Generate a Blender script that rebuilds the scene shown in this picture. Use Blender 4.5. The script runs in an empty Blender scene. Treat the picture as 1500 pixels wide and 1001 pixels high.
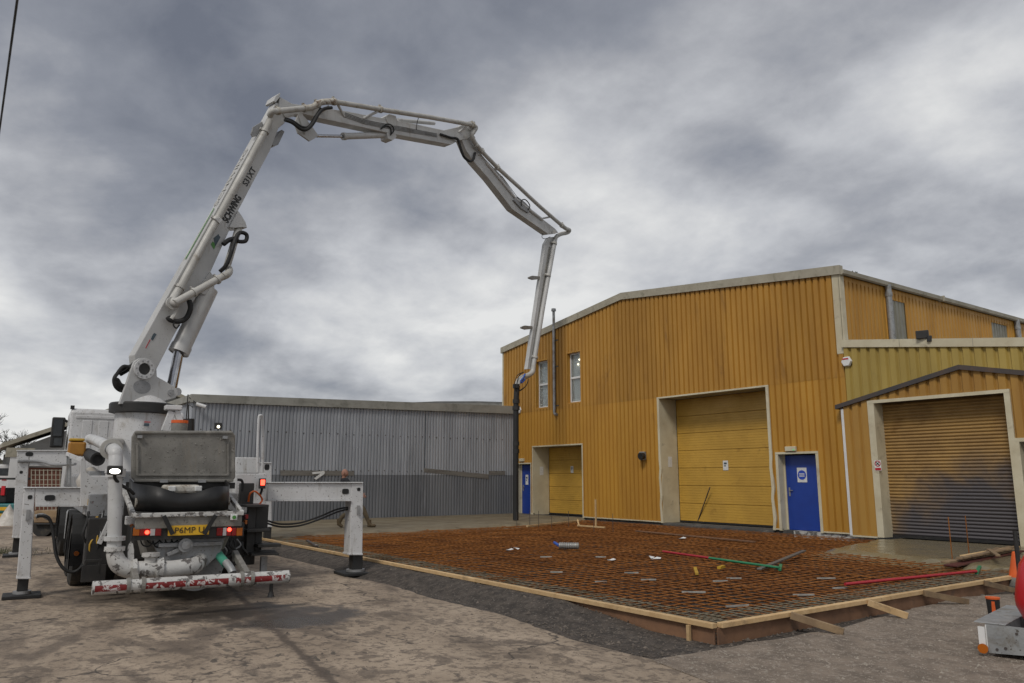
import bpy, bmesh, math, random
from mathutils import Vector as V, Matrix, noise as mnoise
random.seed(7)
S = bpy.context.scene
COL = S.collection
# ------------------------------------------------------------------ camera
FPX, CX, CY, HC = 1125.0, 750.0, 500.5, 1.65
PT = math.atan(199.5 / FPX)
PH = math.radians(35.67)
Fh = V((-math.cos(PH), math.sin(PH), 0)); RR = V((math.sin(PH), math.cos(PH), 0)); ZZ = V((0, 0, 1))
FF = Fh * math.cos(PT) + ZZ * math.sin(PT); UU = -Fh * math.sin(PT) + ZZ * math.cos(PT)
CC = V((0, 0, HC))
cam = bpy.data.cameras.new('camera'); cam.lens = FPX / 1500 * 36; cam.sensor_width = 36
cam.clip_start = 0.05; cam.clip_end = 2000
co = bpy.data.objects.new('camera', cam); COL.objects.link(co)
M = Matrix((RR, UU, -FF)).transposed().to_4x4(); M.translation = CC
co.matrix_world = M
S.camera = co
# ------------------------------------------------------------------ sky, sun, exposure
SUN_EL, SUN_AZ = math.radians(48), math.radians(-62)      # towards the sun: azimuth measured from +X
sd = V((math.cos(SUN_EL) * math.cos(SUN_AZ), math.cos(SUN_EL) * math.sin(SUN_AZ), math.sin(SUN_EL)))
w = bpy.data.worlds.new('World'); S.world = w; w.use_nodes = True
nt = w.node_tree; nt.nodes.clear()
def N(t, typ, **kw):
    n = t.nodes.new(typ)
    for k, v in kw.items(): setattr(n, k, v)
    return n
def math_(t, op, a, b=None, clamp=False):
    n = N(t, 'ShaderNodeMath', operation=op, use_clamp=clamp)
    for i, q in enumerate((a, b)):
        if q is None: continue
        if isinstance(q, (int, float)): n.inputs[i].default_value = q
        else: t.links.new(q, n.inputs[i])
    return n.outputs[0]
def ramp(t, fac, stops):
    n = N(t, 'ShaderNodeValToRGB'); e = n.color_ramp.elements
    while len(e) < len(stops): e.new(0.5)
    for q, (p, c) in zip(e, stops):
        q.position = p; q.color = (*c, 1) if len(c) == 3 else c
    t.links.new(fac, n.inputs[0]); return n.outputs[0]
def mixc(t, fac, a, b, mode='MIX'):
    n = N(t, 'ShaderNodeMix', data_type='RGBA', blend_type=mode)
    for i, q in ((0, fac), (6, a), (7, b)):
        if isinstance(q, (int, float)): n.inputs[i].default_value = q
        elif isinstance(q, tuple): n.inputs[i].default_value = (*q, 1) if len(q) == 3 else q
        else: t.links.new(q, n.inputs[i])
    return n.outputs[2]
def noise_(t, vec, scale, detail=5, rough=.55, dist=0.):
    n = N(t, 'ShaderNodeTexNoise'); n.inputs['Scale'].default_value = scale
    n.inputs['Detail'].default_value = detail; n.inputs['Roughness'].default_value = rough
    n.inputs['Distortion'].default_value = dist
    t.links.new(vec, n.inputs['Vector']); return n.outputs[0]
def maprange(t, v, a, b, c=0., d=1., smooth=True):
    n = N(t, 'ShaderNodeMapRange', interpolation_type='SMOOTHSTEP' if smooth else 'LINEAR')
    for i, q in enumerate((v, a, b, c, d)):
        if isinstance(q, (int, float)): n.inputs[i].default_value = q
        else: t.links.new(q, n.inputs[i])
    return n.outputs[0]
sky = N(nt, 'ShaderNodeTexSky', sky_type='NISHITA', sun_disc=False)
sky.sun_elevation = SUN_EL; sky.sun_rotation = math.pi / 2 - SUN_AZ
SKYSEED = 33.5
tc = N(nt, 'ShaderNodeTexCoord'); sep = N(nt, 'ShaderNodeSeparateXYZ')
nt.links.new(tc.outputs['Generated'], sep.inputs[0])
zc = math_(nt, 'MAXIMUM', sep.outputs[2], 0.0)
den = math_(nt, 'ADD', zc, 0.34)
cmb = N(nt, 'ShaderNodeCombineXYZ')
nt.links.new(math_(nt, 'DIVIDE', sep.outputs[0], den), cmb.inputs[0])
nt.links.new(math_(nt, 'DIVIDE', sep.outputs[1], den), cmb.inputs[1])
cmb.inputs[2].default_value = SKYSEED
n1 = noise_(nt, cmb.outputs[0], 1.2, 12, .5, .15)
n2 = noise_(nt, cmb.outputs[0], 4.6, 12, .58, .25)
cl = math_(nt, 'ADD', math_(nt, 'MULTIPLY', n1, .80), math_(nt, 'MULTIPLY', n2, .20))
n3 = noise_(nt, cmb.outputs[0], 9.5, 10, .6, .3)
cl = math_(nt, 'ADD', cl, math_(nt, 'MULTIPLY', math_(nt, 'SUBTRACT', n3, .5), .05))
# an overcast layer: thin bright gaps low down, thick and grey overhead
low = maprange(nt, zc, .03, .40, 0.10, 0.01)
cl = math_(nt, 'ADD', cl, low)
ccol = ramp(nt, cl, [(.36, (.16, .175, .215)), (.455, (.275, .29, .33)), (.505, (.39, .40, .43)), (.56, (.54, .55, .575)), (.65, (.80, .80, .79))])
nm = N(nt, 'ShaderNodeVectorMath', operation='SCALE'); nt.links.new(sky.outputs[0], nm.inputs[0]); nm.inputs['Scale'].default_value = .10
fin = mixc(nt, .94, nm.outputs[0], ccol)
bg = N(nt, 'ShaderNodeBackground'); nt.links.new(fin, bg.inputs[0]); bg.inputs[1].default_value = 1.0
ow = N(nt, 'ShaderNodeOutputWorld'); nt.links.new(bg.outputs[0], ow.inputs[0])
sl = bpy.data.lights.new('sun', 'SUN'); sl.energy = 1.5; sl.angle = math.radians(14); sl.color = (1, .95, .88)
so = bpy.data.objects.new('sun', sl); COL.objects.link(so)
so.rotation_euler = (-sd).to_track_quat('-Z', 'Y').to_euler(); so.location = sd * 50
S.view_settings.view_transform = 'Standard'; S.view_settings.look = 'None'
S.view_settings.exposure = 0.0; S.view_settings.gamma = 1
# ------------------------------------------------------------------ pixel helpers (a pixel is a direction; a plane gives the place)
def ray(x, y): return FF + RR * ((x - CX) / FPX) - UU * ((y - CY) / FPX)
def gz(x, y, z=0.):
    d = ray(x, y); return CC + d * ((z - HC) / d.z)
def gy(x, y, Y):
    d = ray(x, y); return CC + d * (Y / d.y)
def gx(x, y, X):
    d = ray(x, y); return CC + d * (X / d.x)
def gp(x, y, p0, n):
    d = ray(x, y); return CC + d * ((V(p0) - CC).dot(n) / d.dot(n))
# ------------------------------------------------------------------ materials
def lin(r, g, b):
    f = lambda c: (c / 255 / 12.92) if c / 255 < .04045 else ((c / 255 + .055) / 1.055) ** 2.4
    return (f(r), f(g), f(b))
MATS = {}
def pm(name, a, b=None, rough=.6, metal=0., scale=3., stretch=(1, 1, 1), dirt=None, dscale=1.2, dlo=.55, dhi=.72, bump=.0, bscale=40., rnd=.0, spec=.5, coat=0., speck=0.):
    """procedural material: two-tone noise, optional dirt of its own shape, fine bump, per-object variation"""
    m = bpy.data.materials.new(name); m.use_nodes = True; t = m.node_tree; bs = t.nodes['Principled BSDF']
    b = b or tuple(min(1, c * .8) for c in a)
    g = N(t, 'ShaderNodeNewGeometry'); mp = N(t, 'ShaderNodeMapping'); t.links.new(g.outputs['Position'], mp.inputs[0])
    mp.inputs['Scale'].default_value = stretch; vec = mp.outputs[0]
    nz = noise_(t, vec, scale, 6, .6)
    col = mixc(t, maprange(t, nz, .32, .68), a, b)
    if dirt:
        dn = noise_(t, vec, dscale, 8, .65, .6)
        col = mixc(t, maprange(t, dn, dlo, dhi, 0, .85), col, dirt)
    if speck:                                                     # small splashes of dried slurry and grease
        sk = noise_(t, g.outputs['Position'], 34., 3, .55); col = mixc(t, maprange(t, sk, .70 - speck * .1, .725 - speck * .1, 0, .9), col, (.10, .088, .072))
        rn = N(t, 'ShaderNodeMapping'); t.links.new(g.outputs['Position'], rn.inputs[0]); rn.inputs['Scale'].default_value = (1, 1, .16)
        rk_ = noise_(t, rn.outputs[0], 9., 5, .6); col = mixc(t, maprange(t, rk_, .58, .72, 0, .45), col, (.24, .20, .15))
    if rnd:
        oi = N(t, 'ShaderNodeObjectInfo')
        v = maprange(t, oi.outputs['Random'], 0, 1, 1 - rnd, 1 + rnd, False)
        hs = N(t, 'ShaderNodeHueSaturation'); t.links.new(v, hs.inputs['Value']); t.links.new(col, hs.inputs['Color']); col = hs.outputs[0]
    t.links.new(col, bs.inputs['Base Color'])
    t.links.new(maprange(t, nz, .3, .7, max(0.02, rough - .1), min(1, rough + .1)), bs.inputs['Roughness'])
    bs.inputs['Metallic'].default_value = metal; bs.inputs['Specular IOR Level'].default_value = spec
    bs.inputs['Coat Weight'].default_value = coat
    if bump:
        bn = noise_(t, g.outputs['Position'], bscale, 4, .6)
        bp = N(t, 'ShaderNodeBump'); bp.inputs['Strength'].default_value = bump; bp.inputs['Distance'].default_value = .02
        t.links.new(bn, bp.inputs['Height']); t.links.new(bp.outputs[0], bs.inputs['Normal'])
    MATS[name] = m; return m
def emis(name, col, strength, base=(.5, .5, .5)):
    m = bpy.data.materials.new(name); m.use_nodes = True; bs = m.node_tree.nodes['Principled BSDF']
    bs.inputs['Base Color'].default_value = (*base, 1); bs.inputs['Emission Color'].default_value = (*col, 1); bs.inputs['Emission Strength'].default_value = strength
    bs.inputs['Roughness'].default_value = .3
    MATS[name] = m; return m
pm('white_paint', (.64, .64, .64), (.55, .55, .545), rough=.42, scale=1.5, dirt=(.33, .30, .26), dscale=2.2, dlo=.54, dhi=.78, bump=.05, bscale=60, speck=.55)
pm('boom_paint', (.53, .53, .52), (.43, .43, .42), rough=.45, scale=.9, dirt=(.36, .34, .30), dscale=1.6, dlo=.56, dhi=.8, bump=.06, bscale=50, speck=.2)
pm('pipe_paint', (.50, .49, .46), (.39, .38, .35), rough=.5, scale=2, dirt=(.26, .23, .18), dscale=3., dlo=.55, dhi=.75, bump=.1, bscale=50)
pm('crusty_pipe', (.55, .53, .48), (.40, .37, .31), rough=.8, scale=5, dirt=(.16, .10, .06), dscale=7, dlo=.5, dhi=.62, bump=.5, bscale=45)
pm('chipped_white', (.56, .555, .53), (.45, .44, .42), rough=.5, scale=3, dirt=(.06, .05, .045), dscale=11, dlo=.53, dhi=.58, bump=.25, bscale=50)
pm('speckled_white', (.54, .54, .535), (.46, .46, .45), rough=.42, scale=3, dirt=(.12, .105, .09), dscale=24, dlo=.63, dhi=.66, bump=.1, bscale=60)
pm('black_metal', (.018, .018, .018), (.028, .026, .024), rough=.55, scale=6, dirt=(.06, .052, .042), dscale=4, dlo=.55, dhi=.8, bump=.1)
pm('black_rubber', (.012, .012, .012), (.02, .02, .02), rough=.7, scale=6, dirt=(.035, .031, .027), dscale=5, dlo=.58, dhi=.85, bump=.2)
pm('tyre', (.02, .02, .02), (.035, .032, .028), rough=.85, scale=6, dirt=(.10, .085, .065), dscale=3, dlo=.5, dhi=.75, bump=.3)
pm('hopper_grey', (.25, .24, .215), (.18, .172, .155), rough=.6, metal=.2, scale=3.5, dirt=(.38, .36, .32), dscale=5, dlo=.55, dhi=.78, bump=.2, bscale=70, speck=.5)
pm('grey_paint', (.30, .305, .31), (.23, .235, .24), rough=.55, scale=3, dirt=(.12, .11, .095), dscale=3, dlo=.52, dhi=.75, bump=.1, speck=.6)
pm('steel', (.42, .42, .42), (.30, .30, .30), rough=.45, metal=.6, scale=4, bump=.05)
pm('chrome', (.42, .43, .45), (.35, .35, .37), rough=.2, metal=1., scale=4)
pm('galvanised', (.36, .37, .37), (.27, .28, .285), rough=.5, metal=.35, scale=8, dirt=(.2, .18, .15), dscale=4, dlo=.5, dhi=.66, bump=.12, speck=.5)
pm('yellow_plastic', (.55, .34, .03), (.42, .25, .03), rough=.5, scale=4, dirt=(.2, .12, .04), dscale=4, dlo=.5, dhi=.75)
pm('amber_tub', (.42, .20, .03), (.34, .15, .02), rough=.5, scale=4)
pm('plate_yellow', (.72, .42, .02), (.65, .37, .02), rough=.35, scale=4)
pm('print_black', (.012, .012, .012), rough=.5)
pm('print_green', (.07, .25, .045), rough=.5)
pm('print_slate', (.06, .09, .11), rough=.5)
pm('print_red', (.5, .02, .03), rough=.5)
pm('print_blue', (.02, .07, .45), rough=.5)
pm('paper', (.72, .72, .70), (.60, .60, .58), rough=.8, scale=20)
pm('red_band', (.22, .012, .012), (.15, .012, .012), rough=.55, scale=12, dirt=(.62, .6, .58), dscale=13, dlo=.54, dhi=.6)
pm('green_hose', (.07, .33, .22), (.05, .25, .17), rough=.45)
pm('orange_hose', (.65, .13, .02), rough=.45)
pm('blue_strap', (.03, .10, .42), rough=.6)
pm('amber_lens', (.42, .11, .008), rough=.2)
pm('red_lens', (.25, .012, .012), rough=.15)
pm('clear_lens', (.5, .5, .5), rough=.15)
emis('red_glow', (1, .06, .03), 5., (.5, .02, .02))
emis('lamp_glow', (1, .97, .85), 9., (.8, .8, .8))
emis('small_glow', (1, .9, .65), 3., (.8, .8, .8))
emis('green_glow', (.1, .9, .25), .4, (.05, .3, .1))
# cladding: ochre film faded and stained in vertical streaks
def cladding_mat(name, a, b, stain, lo=.50, hi=.72, brown=None):
    m = pm(name, a, b, rough=.52, scale=1.1, stretch=(1, 1, .28), dirt=stain, dscale=1.5, dlo=lo, dhi=hi, bump=.07, bscale=25, rnd=.09, spec=.35)
    return m
cladding_mat('ochre_sheet', (.50, .262, .042), (.43, .215, .035), (.25, .12, .032), .57, .82)
cladding_mat('ochre_upper', (.45, .232, .04), (.375, .188, .034), (.2, .10, .03), .53, .78)
cladding_mat('mustard_sheet', (.43, .315, .085), (.34, .245, .066), (.2, .14, .05), .55, .8)
cladding_mat('tan_sheet', (.43, .24, .055), (.345, .185, .045), (.18, .10, .04), .52, .78)
pm('sectional_door', (.57, .335, .055), (.48, .28, .046), rough=.5, scale=1.4, dirt=lin(120, 84, 26), dscale=1.6, dlo=.58, dhi=.82, bump=.15, bscale=120, rnd=.02)
pm('cream_trim', (.62, .57, .42), (.52, .46, .32), rough=.5, scale=1.5, dirt=(.25, .21, .14), dscale=2.4, dlo=.55, dhi=.78, bump=.1)
pm('barge_trim', (.40, .37, .29), (.33, .30, .23), rough=.6, scale=2, dirt=(.18, .17, .12), dscale=3, dlo=.52, dhi=.75, bump=.1)
pm('rooflight', (.21, .20, .15), (.17, .16, .12), rough=.4, scale=2)
pm('roof_grey', (.22, .22, .21), (.17, .17, .16), rough=.6, scale=1)
pm('blue_door', (.013, .05, .30), (.011, .042, .26), rough=.42, scale=2, dirt=(.03, .05, .16), dscale=5, dlo=.6, dhi=.85, bump=.04)
pm('dark_brown', (.055, .05, .05), (.08, .06, .05), rough=.5, scale=2, dirt=(.13, .07, .04), dscale=2, dlo=.55, dhi=.75)
pm('shed_sheet', (.37, .39, .42), (.28, .295, .32), rough=.55, metal=.1, scale=1.0, stretch=(1, 1.6, .25), dirt=(.23, .245, .268), dscale=1.8, dlo=.5, dhi=.72, bump=.08, rnd=.09)
pm('shed_lower', (.20, .21, .226), (.145, .153, .167), rough=.55, metal=.1, scale=1.0, stretch=(1, 1.6, .25), dirt=(.27, .28, .30), dscale=1.6, dlo=.55, dhi=.78, bump=.08, rnd=.12)
pm('shed_fascia', (.33, .325, .29), (.27, .265, .235), rough=.7, scale=1.5, dirt=(.13, .13, .11), dscale=1.5, dlo=.5, dhi=.75)
pm('old_board', (.20, .19, .17), (.14, .13, .115), rough=.8, scale=2, stretch=(1, .4, 4), bump=.2)
pm('white_upvc', (.72, .72, .71), (.66, .66, .65), rough=.35, scale=3)
pm('sky_glare_board', (.7, .7, .68), (.6, .6, .58), rough=.8, scale=2)  # pale tone stands in for sky mirrored in the panes
pm('plinth', (.10, .095, .088), (.065, .062, .058), rough=.85, scale=2.5, dirt=(.22, .2, .17), dscale=2, dlo=.56, dhi=.75, bump=.4, bscale=18)
pm('whitewash', (.5, .49, .46), (.36, .35, .33), rough=.85, scale=4, dirt=(.07, .065, .06), dscale=4, dlo=.47, dhi=.56, bump=.4)
pm('fresh_timber', (.60, .42, .22), (.50, .33, .16), rough=.7, scale=6, stretch=(1, 1, 1), dirt=(.28, .19, .10), dscale=4, dlo=.55, dhi=.75, bump=.1, rnd=.12)
pm('brown_ply', (.24, .125, .065), (.17, .09, .05), rough=.75, scale=3, dirt=(.10, .065, .045), dscale=2, dlo=.5, dhi=.75, bump=.1, rnd=.06)
pm('old_timber', (.26, .18, .10), (.18, .12, .07), rough=.8, scale=5, dirt=(.09, .07, .05), dscale=4, dlo=.5, dhi=.7, bump=.2, rnd=.2)
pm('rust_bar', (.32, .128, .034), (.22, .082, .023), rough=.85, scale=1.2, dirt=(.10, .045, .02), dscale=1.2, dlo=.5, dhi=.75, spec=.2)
pm('rust_shaded', (.12, .045, .014), (.075, .03, .011), rough=.9, scale=1.2, spec=.2)  # darker copy of the rust, paints shade into the gaps below the top bars
pm('new_bar', (.20, .175, .125), (.15, .12, .075), rough=.7, scale=2, dirt=(.2, .08, .02), dscale=1.5, dlo=.5, dhi=.7, spec=.3)
pm('sub_base', (.045, .027, .016), (.028, .018, .012), rough=.95, scale=2.2, dirt=(.05, .035, .025), dscale=1.1, dlo=.5, dhi=.7, bump=.8, bscale=25)
pm('spacer', (.30, .29, .26), (.2, .19, .17), rough=.8, scale=9)
pm('red_pole', (.42, .02, .03), (.36, .02, .03), rough=.4)
pm('green_pole', (.03, .22, .10), rough=.4)
pm('float_blade', (.20, .19, .17), (.15, .14, .13), rough=.5, metal=.5, scale=8)
pm('maroon_board', (.10, .025, .02), (.07, .02, .018), rough=.5)
pm('orange_plastic', (.75, .13, .02), (.6, .10, .02), rough=.5, scale=5)
pm('red_plastic', (.55, .012, .02), (.48, .01, .018), rough=.35)
pm('brick_wall', (.19, .075, .05), (.14, .06, .04), rough=.85, scale=5, bump=.2)
pm('grey_render', (.27, .265, .25), (.22, .215, .20), rough=.8, scale=1)
pm('teal_paint', (.03, .17, .17), (.025, .14, .14), rough=.45, scale=3)
pm('van_white', (.68, .68, .68), (.6, .6, .6), rough=.3, coat=.3)
pm('dark_glass', (.02, .025, .03), rough=.08)
pm('bark', (.06, .05, .04), (.04, .033, .027), rough=.9, bump=.5)
pm('twig', (.055, .05, .035), (.04, .037, .027), rough=.9)
pm('moss', (.06, .07, .03), (.04, .045, .02), rough=.95, bump=.5)
pm('polythene', (.55, .52, .47), (.42, .38, .33), rough=.5, scale=5)
pm('skin_tone', (.45, .23, .16), rough=.6)
pm('black_cloth', (.014, .014, .018), rough=.9, bump=.2)
pm('khaki_cloth', (.13, .10, .06), (.10, .078, .048), rough=.9, scale=8, bump=.2)
pm('boot_leather', (.12, .085, .045), (.085, .06, .03), rough=.8)
pm('stone_a', (.16, .132, .108), (.06, .051, .043), rough=.9, scale=9)
pm('stone_b', (.33, .29, .24), (.18, .155, .13), rough=.9, scale=9)
pm('gravel_dark', (.082, .066, .053), (.036, .030, .025), rough=.93, scale=7, dirt=(.16, .14, .12), dscale=26, dlo=.56, dhi=.64, bump=1., bscale=30)
pm('gravel_light', (.25, .20, .155), (.15, .12, .093), rough=.93, scale=3.5, dirt=(.34, .29, .24), dscale=22, dlo=.53, dhi=.62, bump=1., bscale=34)
# glass
gm = bpy.data.materials.new('window_glass'); gm.use_nodes = True; gb = gm.node_tree.nodes['Principled BSDF']
gb.inputs['Base Color'].default_value = (.8, .85, .85, 1); gb.inputs['Roughness'].default_value = .03; gb.inputs['Transmission Weight'].default_value = .9; gb.inputs['IOR'].default_value = 1.45
MATS['window_glass'] = gm
# fresh concrete: wet sheen, blotches
def wet_concrete(name, rough, c1, c2):
    m = pm(name, c1, c2, rough=rough, scale=1.4, dirt=tuple(c * .6 for c in c2), dscale=2.2, dlo=.52, dhi=.75, bump=.35, bscale=9)
    return m
wet_concrete('wet_smooth', .22, (.21, .175, .105), (.17, .14, .085))
wet_concrete('wet_rough', .6, (.205, .17, .11), (.15, .12, .075))
# scorched roller slats
def soot_mat():
    m = pm('roller_slat', (.36, .22, .075), (.27, .16, .055), rough=.5, scale=2, dirt=lin(105, 72, 30), dscale=1.5, dlo=.52, dhi=.8, rnd=.04)
    t = m.node_tree; bs = t.nodes['Principled BSDF']; src = bs.inputs['Base Color'].links[0].from_socket
    g = N(t, 'ShaderNodeNewGeometry'); sp = N(t, 'ShaderNodeSeparateXYZ'); t.links.new(g.outputs['Position'], sp.inputs[0])
    nn = noise_(t, g.outputs['Position'], 1.5, 6, .6, .4)
    hgt = math_(t, 'ADD', sp.outputs[2], math_(t, 'MULTIPLY', nn, -2.2))           # height of the smoke line
    xo = math_(t, 'MULTIPLY', math_(t, 'ABSOLUTE', math_(t, 'ADD', sp.outputs[0], 8.2)), .55)
    k = maprange(t, math_(t, 'ADD', hgt, xo), .15, 1.75, .97, 0)
    t.links.new(mixc(t, k, src, lin(78, 76, 80)), bs.inputs['Base Color']); return m
soot_mat()
# yard concrete with real stains: wet patch behind the pump, dirt-filled joint, oil spots, mud by the grass; plus shade painted under the truck
def yard_mat():
    m = pm('yard_concrete', (.41, .325, .24), (.26, .202, .147), rough=.8, scale=.9, stretch=(.6, 1.3, 1), dirt=(.11, .083, .062), dscale=.8, dlo=.48, dhi=.63, bump=.35, bscale=22)
    t = m.node_tree; bs = t.nodes['Principled BSDF']; src = bs.inputs['Base Color'].links[0].from_socket; rs = bs.inputs['Roughness'].links[0].from_socket
    g = N(t, 'ShaderNodeNewGeometry'); sp = N(t, 'ShaderNodeSeparateXYZ'); t.links.new(g.outputs['Position'], sp.inputs[0])
    X, Y = sp.outputs[0], sp.outputs[1]
    nl = noise_(t, g.outputs['Position'], 1.3, 6, .6, .5); nf = noise_(t, g.outputs['Position'], 5., 7, .65, .4)
    nd = math_(t, 'MULTIPLY', math_(t, 'SUBTRACT', nl, .5), 2.6)
    def blob(c, rx, ry, soft=.35):
        dx = math_(t, 'DIVIDE', math_(t, 'SUBTRACT', X, c.x), rx); dy = math_(t, 'DIVIDE', math_(t, 'SUBTRACT', Y, c.y), ry)
        r = math_(t, 'SQRT', math_(t, 'ADD', math_(t, 'POWER', math_(t, 'ABSOLUTE', dx), 2.), math_(t, 'POWER', math_(t, 'ABSOLUTE', dy), 2.)))
        return maprange(t, math_(t, 'ADD', r, nd), 1 - soft, 1 + soft * .4, 1, 0)
    col = src
    # fine speckle
    fs = noise_(t, g.outputs['Position'], 60., 3, .7)
    col = mixc(t, maprange(t, fs, .55, .75, 0, .6), col, (.10, .085, .07)); col = mixc(t, maprange(t, fs, .2, .4, .4, 0), col, (.52, .45, .38))
    mf = noise_(t, g.outputs['Position'], 11., 6, .7, .3); col = mixc(t, maprange(t, mf, .50, .62, 0, .75), col, (.12, .093, .07)); ms = noise_(t, g.outputs['Position'], 3.1, 7, .7, .4); col = mixc(t, maprange(t, ms, .52, .60, 0, .7), col, (.11, .085, .064))
    # splash drops
    sm = N(t, 'ShaderNodeMapping'); t.links.new(g.outputs['Position'], sm.inputs[0]); sm.inputs['Scale'].default_value = (1, 1.7, 1)
    oil = noise_(t, sm.outputs[0], 5.2, 2, .5, .2); near = blob(gz(430, 940), 3.4, 2.2, .9)
    ok = math_(t, 'MULTIPLY', maprange(t, oil, .62, .655), math_(t, 'ADD', math_(t, 'MULTIPLY', near, .8), .15))
    col = mixc(t, math_(t, 'MULTIPLY', ok, .85), col, (.055, .046, .038))
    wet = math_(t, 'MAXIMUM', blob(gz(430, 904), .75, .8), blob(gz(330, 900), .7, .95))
    wet = math_(t, 'MAXIMUM', wet, math_(t, 'MULTIPLY', blob(gz(240, 866), 1.5, 1.2), .8))  # dark blob painting in the shade under the truck's tail
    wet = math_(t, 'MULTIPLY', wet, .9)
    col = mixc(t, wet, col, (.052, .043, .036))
    # fine cracks across the slab
    vd = N(t, 'ShaderNodeTexVoronoi', feature='DISTANCE_TO_EDGE'); vd.inputs['Scale'].default_value = .42
    wv = N(t, 'ShaderNodeVectorMath', operation='ADD'); wn_ = N(t, 'ShaderNodeTexNoise'); wn_.inputs['Scale'].default_value = 1.6; wn_.inputs['Detail'].default_value = 6
    t.links.new(g.outputs['Position'], wn_.inputs['Vector']); t.links.new(g.outputs['Position'], wv.inputs[0]); t.links.new(wn_.outputs['Color'], wv.inputs[1]); t.links.new(wv.outputs[0], vd.inputs['Vector'])
    ck = math_(t, 'MULTIPLY', maprange(t, vd.outputs['Distance'], .003, .010, .85, 0), maprange(t, nl, .42, .55))
    col = mixc(t, ck, col, (.05, .04, .032))
    # dirty joint
    a, b = gz(345, 870), gz(485, 1001); dv = (b - a); dv.z = 0; dv.normalize(); nv = V((-dv.y, dv.x, 0))
    dj = math_(t, 'ADD', math_(t, 'ADD', math_(t, 'MULTIPLY', X, nv.x), math_(t, 'MULTIPLY', Y, nv.y)), -(a.x * nv.x + a.y * nv.y))
    dj = math_(t, 'ABSOLUTE', math_(t, 'ADD', dj, math_(t, 'MULTIPLY', math_(t, 'SUBTRACT', nf, .5), .22)))
    jk = maprange(t, dj, .015, .085, .85, 0)
    col = mixc(t, jk, col, (.07, .052, .04))
    # mud on the far left by the verge
    mk = maprange(t, math_(t, 'ADD', Y, math_(t, 'MULTIPLY', nd, .8)), .2, -1.2, 0, .8)
    col = mixc(t, mk, col, (.085, .066, .05))
    t.links.new(col, bs.inputs['Base Color'])
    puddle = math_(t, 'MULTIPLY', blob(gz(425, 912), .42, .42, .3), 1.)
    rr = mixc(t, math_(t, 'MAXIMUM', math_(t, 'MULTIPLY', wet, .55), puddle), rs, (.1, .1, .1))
    t.links.new(rr, bs.inputs['Roughness'])
    return m
yard_mat()
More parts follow.
